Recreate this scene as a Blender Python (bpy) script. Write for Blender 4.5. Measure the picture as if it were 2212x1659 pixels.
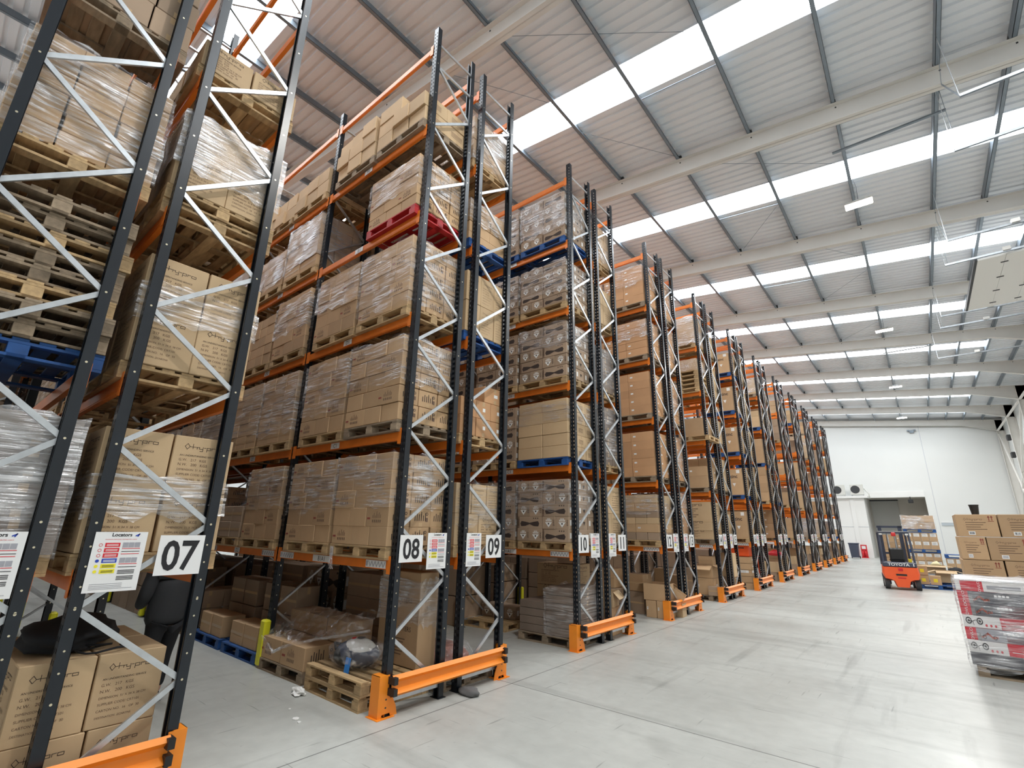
import bpy, math, random
import numpy as np
from mathutils import Vector, Matrix
for o in list(bpy.data.objects): bpy.data.objects.remove(o)
SC = bpy.context.scene
COL = SC.collection
rnd = random.Random(7)
PI = math.pi

# ------------------------------------------------------------------ camera, world, light, exposure
YAW, PITCH, ROLL = math.radians(-39.577), math.radians(16.487), math.radians(1.058)
CAM = Vector((4.8323, -3.5296, 1.9865))
fw = Vector((math.sin(YAW)*math.cos(PITCH), math.cos(YAW)*math.cos(PITCH), math.sin(PITCH)))
r0 = Vector((math.cos(YAW), -math.sin(YAW), 0)); u0 = r0.cross(fw)
rt = r0*math.cos(ROLL)+u0*math.sin(ROLL); up = -r0*math.sin(ROLL)+u0*math.cos(ROLL)
cd = bpy.data.cameras.new('camera'); cam = bpy.data.objects.new('camera', cd); COL.objects.link(cam)
cd.sensor_fit = 'HORIZONTAL'; cd.sensor_width = 36; cd.lens = 1042.39/2212*36; cd.clip_end = 300; cd.clip_start = .05
M = Matrix((rt, up, -fw)).transposed().to_4x4(); M.translation = CAM; cam.matrix_world = M
SC.camera = cam
SC.view_settings.view_transform = 'Standard'; SC.view_settings.look = 'None'
SC.view_settings.gamma = 1; SC.view_settings.use_curve_mapping = False
SC.view_settings.exposure = 0.42
cy = SC.cycles
cy.max_bounces = 8; cy.diffuse_bounces = 5; cy.glossy_bounces = 3; cy.transmission_bounces = 2; cy.transparent_max_bounces = 10
cy.caustics_reflective = False; cy.caustics_refractive = False; cy.sample_clamp_indirect = 6
cy.use_denoising = True; cy.use_adaptive_sampling = True; cy.adaptive_threshold = 0.02
w = bpy.data.worlds.new('overcast_sky'); SC.world = w; w.use_nodes = True
w.node_tree.nodes['Background'].inputs[0].default_value = (.86, .93, 1, 1)
w.node_tree.nodes['Background'].inputs[1].default_value = 1.0
ROOFLIGHT = 9.0      # radiance of the daylit rooflight sheets
LAMP_W = 230         # each high bay lamp

# ------------------------------------------------------------------ materials
def nodes(name):
    m = bpy.data.materials.new(name); m.use_nodes = True
    nt = m.node_tree; b = nt.nodes['Principled BSDF']
    return m, nt, b
def pm(name, col, rough=.5, metal=0, var=0, scale=6, bump=0, rand=0, stretch=None, spec=.5):
    m, nt, b = nodes(name)
    b.inputs['Roughness'].default_value = rough; b.inputs['Metallic'].default_value = metal
    b.inputs['Specular IOR Level'].default_value = spec
    b.inputs['Base Color'].default_value = (*col, 1)
    if var or bump or rand:
        tc = nt.nodes.new('ShaderNodeTexCoord'); mp = nt.nodes.new('ShaderNodeMapping'); nz = nt.nodes.new('ShaderNodeTexNoise')
        nt.links.new(tc.outputs['Object'], mp.inputs[0]); nt.links.new(mp.outputs[0], nz.inputs['Vector'])
        if stretch: mp.inputs['Scale'].default_value = stretch
        nz.inputs['Scale'].default_value = scale; nz.inputs['Detail'].default_value = 4
        if var or rand:
            hs = nt.nodes.new('ShaderNodeHueSaturation'); hs.inputs['Color'].default_value = (*col, 1)
            mr = nt.nodes.new('ShaderNodeMapRange'); nt.links.new(nz.outputs[0], mr.inputs[0])
            mr.inputs[1].default_value = .3; mr.inputs[2].default_value = .7
            mr.inputs[3].default_value = 1-var; mr.inputs[4].default_value = 1+var
            out = mr.outputs[0]
            if rand:
                oi = nt.nodes.new('ShaderNodeObjectInfo'); ge = nt.nodes.new('ShaderNodeNewGeometry')
                ad = nt.nodes.new('ShaderNodeMath'); nt.links.new(oi.outputs['Random'], ad.inputs[0]); nt.links.new(ge.outputs['Random Per Island'], ad.inputs[1])
                fr = nt.nodes.new('ShaderNodeMath'); fr.operation = 'FRACT'; nt.links.new(ad.outputs[0], fr.inputs[0])
                m2 = nt.nodes.new('ShaderNodeMapRange'); nt.links.new(fr.outputs[0], m2.inputs[0])
                m2.inputs[3].default_value = 1-rand; m2.inputs[4].default_value = 1+rand
                mu = nt.nodes.new('ShaderNodeMath'); mu.operation = 'MULTIPLY'; nt.links.new(out, mu.inputs[0]); nt.links.new(m2.outputs[0], mu.inputs[1]); out = mu.outputs[0]
            nt.links.new(out, hs.inputs['Value']); nt.links.new(hs.outputs[0], b.inputs['Base Color'])
        if bump:
            bp = nt.nodes.new('ShaderNodeBump'); bp.inputs['Strength'].default_value = bump; bp.inputs['Distance'].default_value = .01
            nt.links.new(nz.outputs[0], bp.inputs['Height']); nt.links.new(bp.outputs[0], b.inputs['Normal'])
    return m
def emit(name, col, s):
    m = bpy.data.materials.new(name); m.use_nodes = True; nt = m.node_tree; nt.nodes.clear()
    e = nt.nodes.new('ShaderNodeEmission'); o = nt.nodes.new('ShaderNodeOutputMaterial')
    e.inputs[0].default_value = (*col, 1); e.inputs[1].default_value = s; nt.links.new(e.outputs[0], o.inputs[0]); return m
MT = {}
MT['card'] = pm('cardboard', (.50, .33, .185), .78, var=.05, scale=3, rand=.13)
MT['cardo'] = pm('cardboard_orange', (.54, .30, .15), .78, var=.05, scale=3, rand=.08)
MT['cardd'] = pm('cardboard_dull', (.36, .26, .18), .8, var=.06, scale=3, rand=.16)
MT['cardl'] = pm('cardboard_pale', (.56, .40, .235), .78, var=.05, scale=3, rand=.1)
MT['cardg'] = pm('cardboard_grey', (.215, .165, .13), .6, var=.08, scale=4, rand=.1)
MT['tape'] = pm('packing_tape', (.50, .34, .19), .28)
MT['ink'] = pm('carton_print', (.05, .035, .03), .8)
MT['ink2'] = pm('carton_print_faded', (.17, .105, .07), .8)
MT['inkr'] = pm('carton_print_red', (.30, .07, .05), .8)
MT['label'] = pm('paper_label', (.82, .82, .80), .6)
MT['yellow'] = pm('yellow_print', (.85, .68, .03), .5)
MT['wood'] = pm('pallet_wood', (.44, .30, .155), .8, var=.22, scale=5, rand=.22, stretch=(1, 5, 5))
MT['woodo'] = pm('pallet_wood_weathered', (.27, .205, .14), .85, var=.25, scale=5, rand=.25, stretch=(1, 5, 5))
MT['blue'] = pm('pallet_blue_paint', (.012, .075, .26), .6, var=.3, scale=5, rand=.15)
MT['red'] = pm('pallet_red_paint', (.45, .02, .025), .5, var=.2, scale=5, rand=.1)
MT['navy'] = pm('rack_navy_paint', (.008, .012, .018), .32, var=.1, scale=8)
MT['galv'] = pm('galvanised_steel', (.56, .59, .62), .38, .75, var=.12, scale=9)
MT['orange'] = pm('rack_orange_paint', (.78, .20, .022), .36, var=.08, scale=4)
MT['guard'] = pm('guard_orange_paint', (.90, .27, .02), .38, var=.05, scale=4)
MT['black'] = pm('black_plastic', (.012, .012, .013), .5)
MT['rubber'] = pm('black_rubber', (.02, .02, .022), .75, bump=.4, scale=30)
MT['white'] = pm('white_board', (.80, .80, .80), .45)
MT['bolt'] = pm('zinc_bolt', (.75, .68, .5), .3, .8)
MT['signred'] = pm('sign_red', (.65, .015, .03), .5); MT['signblue'] = pm('sign_blue', (.02, .06, .42), .5)
MT['signyel'] = pm('sign_yellow', (.85, .75, .03), .5); MT['signgrey'] = pm('sign_grey', (.36, .36, .40), .6); MT['signink'] = pm('sign_ink', (.012, .012, .015), .6)
MT['yguard'] = pm('yellow_plastic', (.75, .72, .02), .4)
MT['trunk'] = pm('purlin_steel', (.24, .285, .33), .42, .35, var=.06, scale=5)
MT['rafter'] = pm('rafter_paint', (.74, .72, .68), .6, var=.03, scale=2)
MT['liner'] = pm('roof_liner', (.86, .885, .92), .42, var=.02, scale=.6)
MT['wall'] = pm('wall_panel', (.74, .75, .735), .6, var=.015, scale=.5)
MT['wallw'] = pm('office_wall', (.80, .80, .78), .6)
MT['beige'] = pm('recess_wall', (.55, .52, .47), .7)
MT['doorgrey'] = pm('grey_door', (.42, .42, .40), .5)
MT['edge'] = pm('sheet_edge', (.55, .57, .6), .5)
MT['panel'] = pm('door_panel', (.80, .79, .75), .4)
MT['ac'] = pm('condenser_case', (.62, .62, .58), .5); MT['dark'] = pm('dark_grille', (.04, .042, .045), .6)
MT['lamp'] = emit('lamp_lens', (1, .95, .82), 30)
MT['sky'] = emit('rooflight_daylight', (.91, .96, 1.0), ROOFLIGHT)
MT['cloth'] = pm('charcoal_jacket', (.022, .024, .028), .8, bump=.35, scale=14)
MT['trouser'] = pm('black_trousers', (.008, .009, .012), .85)
MT['skin'] = pm('skin', (.52, .30, .21), .55); MT['hair'] = pm('dark_hair', (.02, .014, .01), .6)
MT['shoe'] = pm('navy_shoe', (.01, .02, .04), .6); MT['sole'] = pm('shoe_sole', (.3, .3, .3), .7)
MT['tor'] = pm('forklift_orange', (.90, .12, .03), .35); MT['tgrey'] = pm('forklift_charcoal', (.055, .065, .10), .4)
MT['tyre'] = pm('tyre_rubber', (.045, .045, .05), .7, bump=.3, scale=20)
MT['lensr'] = pm('red_lens', (.65, .04, .04), .25); MT['cream'] = pm('white_plastic', (.72, .71, .68), .35)
MT['bluetag'] = pm('blue_tag', (.02, .20, .62), .5)
MT['extred'] = pm('extinguisher_red', (.62, .02, .03), .35)
MT['cred'] = pm('scooter_box_red', (.60, .025, .045), .35); MT['cwhite'] = pm('scooter_box_white', (.78, .76, .76), .4); MT['cgrey'] = pm('scooter_box_grey', (.10, .10, .115), .4)
MT['pink'] = pm('pink_bundle', (.42, .20, .16), .6, var=.2, scale=8)
MT['beigep'] = pm('yellow_paper', (.75, .68, .42), .7)
MT['rail'] = pm('rail_grey', (.45, .50, .54), .5)
MT['wedge'] = pm('grey_rubber', (.12, .12, .12), .8, bump=.6, scale=25)

def film(name, lo=.03, hi=.5, sc=(1.3, 1.3, 17), rough=.2, bump=.8):
    m = bpy.data.materials.new(name); m.use_nodes = True; nt = m.node_tree; nt.nodes.clear(); N = nt.nodes.new; L = nt.links.new
    o = N('ShaderNodeOutputMaterial'); tc = N('ShaderNodeTexCoord'); mp = N('ShaderNodeMapping'); mp.inputs['Scale'].default_value = sc
    mp.inputs['Rotation'].default_value = (.22, .24, 0)
    oi = N('ShaderNodeObjectInfo'); nz = N('ShaderNodeTexNoise'); nz.noise_dimensions = '4D'; nz.inputs['Scale'].default_value = 2.2; nz.inputs['Detail'].default_value = 6; nz.inputs['Distortion'].default_value = .7
    mu = N('ShaderNodeMath'); mu.operation = 'MULTIPLY'; mu.inputs[1].default_value = 30; L(oi.outputs['Random'], mu.inputs[0]); L(mu.outputs[0], nz.inputs['W'])
    L(tc.outputs['Object'], mp.inputs[0]); L(mp.outputs[0], nz.inputs['Vector'])
    mr = N('ShaderNodeMapRange'); mr.inputs[1].default_value = .44; mr.inputs[2].default_value = .66; mr.inputs[3].default_value = lo; mr.inputs[4].default_value = hi; L(nz.outputs[0], mr.inputs[0])
    big = N('ShaderNodeTexNoise'); big.noise_dimensions = '4D'; big.inputs['Scale'].default_value = 2.4; L(tc.outputs['Object'], big.inputs['Vector']); L(mu.outputs[0], big.inputs['W'])
    mb = N('ShaderNodeMapRange'); mb.inputs[1].default_value = .4; mb.inputs[2].default_value = .62; mb.inputs[3].default_value = .25; mb.inputs[4].default_value = 1; L(big.outputs[0], mb.inputs[0])
    mm = N('ShaderNodeMath'); mm.operation = 'MULTIPLY'; L(mr.outputs[0], mm.inputs[0]); L(mb.outputs[0], mm.inputs[1])
    bp = N('ShaderNodeBump'); bp.inputs['Strength'].default_value = bump; bp.inputs['Distance'].default_value = .03; L(nz.outputs[0], bp.inputs['Height'])
    gl = N('ShaderNodeBsdfGlossy'); gl.inputs['Roughness'].default_value = rough; gl.inputs[0].default_value = (.95, .95, .97, 1); L(bp.outputs[0], gl.inputs['Normal'])
    df = N('ShaderNodeBsdfDiffuse'); df.inputs[0].default_value = (.8, .8, .82, 1); L(bp.outputs[0], df.inputs['Normal'])
    mx0 = N('ShaderNodeMixShader'); mx0.inputs[0].default_value = .45; L(gl.outputs[0], mx0.inputs[1]); L(df.outputs[0], mx0.inputs[2])
    tr = N('ShaderNodeBsdfTransparent'); mx = N('ShaderNodeMixShader'); L(mm.outputs[0], mx.inputs[0]); L(tr.outputs[0], mx.inputs[1]); L(mx0.outputs[0], mx.inputs[2]); L(mx.outputs[0], o.inputs[0])
    return m
MT['film'] = film('stretch_film', .10, .85)
MT['filmw'] = film('stretch_film_milky', .35, .95)
MT['filml'] = film('loose_film', .10, .75, (5, 5, 7), .15, 1.0)

def floor_mat():
    m, nt, b = nodes('polished_concrete'); N = nt.nodes.new; L = nt.links.new
    tc = N('ShaderNodeTexCoord')
    def noise(scale, sc, det=5, rot=0):
        mp = N('ShaderNodeMapping'); mp.inputs['Scale'].default_value = sc; mp.inputs['Rotation'].default_value = (0, 0, rot); L(tc.outputs['Object'], mp.inputs[0])
        n = N('ShaderNodeTexNoise'); n.inputs['Scale'].default_value = scale; n.inputs['Detail'].default_value = det; L(mp.outputs[0], n.inputs['Vector']); return n.outputs[0]
    def ramp(v, a, b_, c, d):
        r = N('ShaderNodeMapRange'); r.inputs[1].default_value = a; r.inputs[2].default_value = b_; r.inputs[3].default_value = c; r.inputs[4].default_value = d; L(v, r.inputs[0]); return r.outputs[0]
    def mul(a, c):
        x = N('ShaderNodeMath'); x.operation = 'MULTIPLY'; L(a, x.inputs[0]); L(c, x.inputs[1]); return x.outputs[0]
    v = mul(ramp(noise(.5, (1, 1, 1)), .3, .7, .88, 1.08), ramp(noise(6, (1, 1, 1), 8), .3, .7, .94, 1.05))
    v = mul(v, ramp(noise(1.0, (.20, 2.6, 1), 5, -.10), .54, .74, 1, .74))      # sweeping tyre smears
    v = mul(v, ramp(noise(1.3, (3.2, .22, 1), 5, .18), .60, .74, 1, .76)); v = mul(v, ramp(noise(.9, (1, 1, 1), 8), .60, .72, 1, .80)); v = mul(v, ramp(noise(14, (1, 1, 1), 3), .70, .76, 1, .72))
    v = mul(v, ramp(noise(9, (.14, 3.2, 1), 3, -.25), .68, .74, 1, .58))        # thin scuffs
    v = mul(v, ramp(noise(7, (2.6, .16, 1), 3, .30), .69, .75, 1, .60))
    sep = N('ShaderNodeSeparateXYZ'); L(tc.outputs['Object'], sep.inputs[0])
    for ax, off in ((0, .27), (1, 2.1)):                                      # saw-cut joints on a six metre grid
        a = N('ShaderNodeMath'); a.operation = 'ADD'; a.inputs[1].default_value = 60-off+3; L(sep.outputs[ax], a.inputs[0])
        f = N('ShaderNodeMath'); f.operation = 'MODULO'; f.inputs[1].default_value = 6; L(a.outputs[0], f.inputs[0])
        s = N('ShaderNodeMath'); s.operation = 'SUBTRACT'; s.inputs[1].default_value = 3; L(f.outputs[0], s.inputs[0])
        q = N('ShaderNodeMath'); q.operation = 'ABSOLUTE'; L(s.outputs[0], q.inputs[0])
        v = mul(v, ramp(q.outputs[0], .004, .009, .28, 1))
    hs = N('ShaderNodeHueSaturation'); hs.inputs['Color'].default_value = (.465, .473, .447, 1); L(v, hs.inputs['Value']); L(hs.outputs[0], b.inputs['Base Color'])
    L(ramp(noise(.8, (1, 1, 1)), .3, .7, .30, .48), b.inputs['Roughness'])
    b.inputs['Specular IOR Level'].default_value = .33
    return m
MT['floor'] = floor_mat()

# ------------------------------------------------------------------ mesh helpers
class MB:
    def __init__(s): s.v = []; s.f = []; s.m = []; s.mats = []
    def mi(s, k):
        if k not in s.mats: s.mats.append(k)
        return s.mats.index(k)
    def add(s, vs, fs, k):
        n = len(s.v); i = s.mi(k); s.v += [tuple(x) for x in vs]
        for f in fs: s.f.append(tuple(n+a for a in f)); s.m.append(i)
    def box(s, a, b, k, T=None):
        x0, y0, z0 = a; x1, y1, z1 = b
        vs = [Vector(p) for p in ((x0, y0, z0), (x1, y0, z0), (x1, y1, z0), (x0, y1, z0), (x0, y0, z1), (x1, y0, z1), (x1, y1, z1), (x0, y1, z1))]
        if T is not None: vs = [T @ p for p in vs]
        s.add(vs, [(0, 3, 2, 1), (4, 5, 6, 7), (0, 1, 5, 4), (1, 2, 6, 5), (2, 3, 7, 6), (3, 0, 4, 7)], k)
    def cbox(s, c, d, k, T=None, bev=0):
        if not bev: return s.box([c[i]-d[i]/2 for i in range(3)], [c[i]+d[i]/2 for i in range(3)], k, T)
        h = [x/2 for x in d]; vs = []; idx = {}
        for sx in (-1, 1):
            for sy in (-1, 1):
                for sz in (-1, 1):
                    sg = (sx, sy, sz)
                    for ax in range(3):
                        p = [c[i]+sg[i]*(h[i]-(0 if i == ax else bev)) for i in range(3)]
                        idx[(sg, ax)] = len(vs); p = Vector(p); vs.append(T @ p if T is not None else p)
        fs = []
        for ax in range(3):
            o1, o2 = (ax+1) % 3, (ax+2) % 3
            for sg in (-1, 1):
                q = []
                for a, b in ((-1, -1), (1, -1), (1, 1), (-1, 1)):
                    g = [0, 0, 0]; g[ax] = sg; g[o1] = a; g[o2] = b; q.append(idx[(tuple(g), ax)])
                fs.append(tuple(q) if sg > 0 else tuple(q[::-1]))
        for ax in range(3):
            o1, o2 = (ax+1) % 3, (ax+2) % 3
            for a in (-1, 1):
                for b in (-1, 1):
                    g0 = [0]*3; g1 = [0]*3; g0[ax] = -1; g1[ax] = 1; g0[o1] = g1[o1] = a; g0[o2] = g1[o2] = b
                    g0, g1 = tuple(g0), tuple(g1); q = (idx[(g0, o1)], idx[(g1, o1)], idx[(g1, o2)], idx[(g0, o2)])
                    fs.append(q if a*b < 0 else q[::-1])
        for sx in (-1, 1):
            for sy in (-1, 1):
                for sz in (-1, 1):
                    q = tuple(idx[((sx, sy, sz), a)] for a in range(3)); fs.append(q if sx*sy*sz > 0 else q[::-1])
        s.add(vs, fs, k)
    def quad(s, o, u, v, k):
        o, u, v = Vector(o), Vector(u), Vector(v); s.add([o, o+u, o+u+v, o+v], [(0, 1, 2, 3)], k)
    def poly(s, pts, k): s.add(pts, [tuple(range(len(pts)))], k)
    def bar(s, a, b, w, h, k, upv=(0, 0, 1)):
        a, b = Vector(a), Vector(b); d = b-a; L = d.length; z = d.normalized(); u = Vector(upv)
        x = z.cross(u)
        if x.length < 1e-4: x = z.cross(Vector((1, 0, 0)))
        x.normalize(); y = x.cross(z)
        T = Matrix((x, y, z)).transposed().to_4x4(); T.translation = a
        s.box((-w/2, -h/2, 0), (w/2, h/2, L), k, T)
    def tube(s, pts, r, k, n=8, cap=True):
        pts = [Vector(p) for p in pts]; vs = []; fs = []; N = len(pts); rr = r if isinstance(r, (list, tuple)) else [r]*N
        for i, p in enumerate(pts):
            d = (pts[min(i+1, N-1)]-pts[max(i-1, 0)]).normalized()
            a = d.cross(Vector((0, 0, 1)) if abs(d.z) < .95 else Vector((1, 0, 0))).normalized(); b = d.cross(a)
            for j in range(n):
                t = 2*PI*j/n; vs.append(p+(a*math.cos(t)+b*math.sin(t))*rr[i])
        for i in range(N-1):
            for j in range(n): fs.append((i*n+j, i*n+(j+1) % n, (i+1)*n+(j+1) % n, (i+1)*n+j))
        if cap: fs.append(tuple(range(n-1, -1, -1))); fs.append(tuple((N-1)*n+j for j in range(n)))
        s.add(vs, fs, k)
    def disc(s, c, r, nrm, k, n=16, r2=0):
        c = Vector(c); nrm = Vector(nrm).normalized(); a = nrm.cross(Vector((0, 0, 1)) if abs(nrm.z) < .9 else Vector((1, 0, 0))).normalized(); b = nrm.cross(a)
        ring = lambda q: [c+(a*math.cos(2*PI*i/n)+b*math.sin(2*PI*i/n))*q for i in range(n)]
        if r2: s.add(ring(r)+ring(r2), [(i, (i+1) % n, n+(i+1) % n, n+i) for i in range(n)], k)
        else: s.add(ring(r), [tuple(range(n))], k)
    def ell(s, c, r, k, n=16, m=10, T=None):
        vs = []; fs = []
        for i in range(m+1):
            t = PI*i/m
            for j in range(n):
                p = 2*PI*j/n; q = Vector((c[0]+r[0]*math.sin(t)*math.cos(p), c[1]+r[1]*math.sin(t)*math.sin(p), c[2]+r[2]*math.cos(t)))
                vs.append(T @ q if T is not None else q)
        for i in range(m):
            for j in range(n): fs.append((i*n+j, (i+1)*n+j, (i+1)*n+(j+1) % n, i*n+(j+1) % n))
        s.add(vs, fs, k)
    def prism(s, pts, d, k):      # polygon pts extruded by vector d
        d = Vector(d); pts = [Vector(p) for p in pts]; n = len(pts)
        s.add(pts+[p+d for p in pts], [tuple(range(n-1, -1, -1)), tuple(range(n, 2*n))]+[(i, (i+1) % n, n+(i+1) % n, n+i) for i in range(n)], k)
    def text(s, t, o, u, v, h, k, center=True, sq=1):
        vs, fs, wd, ht = glyphs(t); vs = [(a*sq, b_) for a, b_ in vs]; wd *= sq; sc = h/.7; o, u, v = Vector(o), Vector(u).normalized(), Vector(v).normalized()
        off = -wd*sc/2 if center else 0
        s.add([o+u*(x*sc+off)+v*(y*sc) for x, y in vs], fs, k)
    def stroke(s, pts, wd, o, u, v, sc, k):
        o, u, v = Vector(o), Vector(u).normalized(), Vector(v).normalized()
        for (x0, y0), (x1, y1) in zip(pts, pts[1:]):
            dx, dy = x1-x0, y1-y0; l = math.hypot(dx, dy) or 1; ex, ey = dx/l*wd/2, dy/l*wd/2; nx, ny = -ey, ex
            q = [(x0-ex+nx, y0-ey+ny), (x0-ex-nx, y0-ey-ny), (x1+ex-nx, y1+ey-ny), (x1+ex+nx, y1+ey+ny)]
            s.add([o+u*(a*sc)+v*(b*sc) for a, b in q], [(0, 1, 2, 3)], k)
    def mesh(s, name, smooth=False):
        me = bpy.data.meshes.new(name); me.from_pydata([tuple(p) for p in s.v], [], s.f)
        for k in s.mats: me.materials.append(MT[k])
        me.polygons.foreach_set('material_index', s.m)
        if smooth: me.polygons.foreach_set('use_smooth', [True]*len(s.f))
        me.update(); return me
    def build(s, name, parent=None, smooth=False):
        return link(name, s.mesh(name, smooth), parent)
_gl = {}
def glyphs(t):
    if t not in _gl:
        c = bpy.data.curves.new('t', 'FONT'); c.body = t.strip('*'); c.resolution_u = 3; c.offset = .022 if t[0] == '*' else 0; o = bpy.data.objects.new('t', c); COL.objects.link(o)
        me = bpy.data.meshes.new_from_object(o.evaluated_get(bpy.context.evaluated_depsgraph_get()))
        vs = [(v.co.x, v.co.y) for v in me.vertices]; fs = [tuple(p.vertices) for p in me.polygons]
        bpy.data.objects.remove(o); bpy.data.curves.remove(c); bpy.data.meshes.remove(me)
        x0 = min(v[0] for v in vs); vs = [(a-x0, b) for a, b in vs]
        _gl[t] = (vs, fs, max(v[0] for v in vs), max(v[1] for v in vs))
    return _gl[t]
def link(name, me, parent=None, loc=None, rz=0):
    o = bpy.data.objects.new(name, me); COL.objects.link(o)
    if parent is not None: o.parent = parent
    if loc is not None: o.location = loc
    if rz: o.rotation_euler = (0, 0, rz)
    return o
def tag(o, label, cat, group=None):
    o['label'] = label; o['category'] = cat
    if group: o['group'] = group
    return o
def empty(name, loc, rz=0):
    o = bpy.data.objects.new(name, None); COL.objects.link(o); o.location = loc; o.rotation_euler = (0, 0, rz); o.empty_display_size = .1; return o
def struct(o): o['kind'] = 'structure'; return o
def bake(o, smooth=True):      # evaluate modifiers into a plain mesh
    bpy.context.view_layer.update()
    me = bpy.data.meshes.new_from_object(o.evaluated_get(bpy.context.evaluated_depsgraph_get()))
    o.modifiers.clear(); o.data = me
    if smooth: me.polygons.foreach_set('use_smooth', [True]*len(me.polygons))
    return o
NUM = 'zero one two three four five six seven eight nine ten eleven twelve thirteen fourteen fifteen sixteen seventeen eighteen nineteen twenty'.split()
def num(n): return NUM[n] if n <= 20 else 'twenty-'+NUM[n-20]
ORD = 'first second third fourth fifth sixth seventh eighth ninth tenth'.split()

# ------------------------------------------------------------------ setting
S_ROOF, Z_ROOF = .11, 12.04           # underside of the purlins: z = Z_ROOF - S_ROOF*x
XL, XR, YN, YF = -34, 11.05, -10, 50.3
zp = lambda x: Z_ROOF-S_ROOF*x
b = MB(); b.box((XL, YN, -.2), (XR+.4, 58, 0), 'floor'); struct(b.build('floor'))
def ceiling():
    b = MB(); nodes_y = []
    y = YN
    while y < YF+.2: nodes_y.append(y); y += .25
    x0, x1, xs = XL, XR+.3, 8.79
    def strip(ya, yb, xa, xb):
        n = max(1, round((yb-ya)/.25)); st = (yb-ya)/n
        prof = []
        for i in range(n):
            q = ya+i*st
            prof += [(q, .0), (q+st*.60, .0), (q+st*.66, .05), (q+st*.94, .05)]
        prof.append((yb, 0))
        vs = []; fs = []
        for i, (yy, h) in enumerate(prof): vs += [(xa, yy, zp(xa)+.24+h), (xb, yy, zp(xb)+.24+h)]
        for i in range(len(prof)-1): fs.append((2*i, 2*i+1, 2*i+3, 2*i+2))
        b.add(vs, fs, 'liner')
    yc = [5+6.06*k for k in range(-2, 8)]
    prev = YN
    for c in yc:
        strip(prev, c-.5, x0, x1); strip(c-.5, c+.5, xs, x1); prev = c+.5
    strip(prev, YF+.2, x0, x1)
    struct(b.build('ceiling'))
    for n, c in enumerate(yc):
        b = MB(); b.add([(x0, c-.5, zp(x0)+.30), (xs, c-.5, zp(xs)+.30), (xs, c+.5, zp(xs)+.30), (x0, c+.5, zp(x0)+.30)], [(0, 1, 2, 3)], 'sky')
        o = struct(b.build('window_%d' % (n+1)))
        b = MB()
        for yy in (c-.5, c+.5):
            b.add([(x0, yy, zp(x0)+.24), (xs, yy, zp(xs)+.24), (xs, yy, zp(xs)+.31), (x0, yy, zp(x0)+.31)], [(0, 1, 2, 3)], 'edge')
        b.add([(xs, c-.5, zp(xs)+.24), (xs, c+.5, zp(xs)+.24), (xs, c+.5, zp(xs)+.31), (xs, c-.5, zp(xs)+.31)], [(0, 1, 2, 3)], 'edge')
        b.build('window_frame', o)
ceiling()
PX = [9.9, 8.79, 7.72, 6.61, 4.81, 3.02, 1.2, -.57] + [-2.37-1.8*i for i in range(17)]
tn = 0
def trim(b):
    global tn; tn += 1; return struct(b.build('trim_%d' % tn))
def purlins():
    for x in PX:
        b = MB(); z = zp(x); w = .075
        for i in range(-2, 8):       # one zed section per bay
            ya, yb = 2+6*i-.0, 2+6*(i+1)-.0
            if yb > YF: yb = YF
            b.box((x-.004, ya, z), (x+.004, yb, z+.235), 'trunk'); b.box((x-.004, ya, z), (x+w, yb, z+.007), 'trunk')
            b.box((x+w-.006, ya, z), (x+w, yb, z+.022), 'trunk')
            b.box((x-.008, ya+.05, z-.0), (x+.085, ya+.12, z+.2), 'dark')
        trim(b)
purlins()
def rafters():
    for i in range(-1, 9):
        y = 2+6*i; b = MB(); dep = .47; fl = .20; top = lambda x: zp(x)-.005
        hx = 8.65
        def web(xa, xb, da, db, ya, yb, k='rafter'):
            b.add([(xa, ya, top(xa)-da), (xb, ya, top(xb)-db), (xb, yb, top(xb)-db), (xa, yb, top(xa)-da), (xa, ya, top(xa)), (xb, ya, top(xb)), (xb, yb, top(xb)), (xa, yb, top(xa))],
                  [(0, 3, 2, 1), (4, 5, 6, 7), (0, 1, 5, 4), (1, 2, 6, 5), (2, 3, 7, 6), (3, 0, 4, 7)], k)
        web(XL, hx, dep, dep, y-.006, y+.006); web(hx, 10.58, dep, .86, y-.006, y+.006); web(10.58, XR, .86, .86, y-.006, y+.006)
        web(XL, XR, .014, .014, y-fl/2, y+fl/2)
        for xa, xb, da, db in ((XL, hx, dep, dep), (hx, 10.58, dep, .86)):
            b.add([(xa, y-fl/2, top(xa)-da), (xb, y-fl/2, top(xb)-db), (xb, y+fl/2, top(xb)-db), (xa, y+fl/2, top(xa)-da),
                   (xa, y-fl/2, top(xa)-da+.016), (xb, y-fl/2, top(xb)-db+.016), (xb, y+fl/2, top(xb)-db+.016), (xa, y+fl/2, top(xa)-da+.016)],
                  [(0, 3, 2, 1), (4, 5, 6, 7), (0, 1, 5, 4), (1, 2, 6, 5), (2, 3, 7, 6), (3, 0, 4, 7)], 'rafter')
        for x in PX:      # bolt heads at each purlin cleat
            if x > -8: b.cbox((x+.06, y-.011, top(x)-.08), (.03, .012, .03), 'dark')
        b.box((10.58, y-fl/2, 0), (10.60, y+fl/2, top(10.6)), 'rafter'); b.box((XR-.03, y-fl/2, 0), (XR-.01, y+fl/2, top(XR)), 'rafter'); b.box((10.6, y-.006, 0), (XR-.02, y+.006, top(10.8)), 'rafter')
        trim(b)
rafters()
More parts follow.
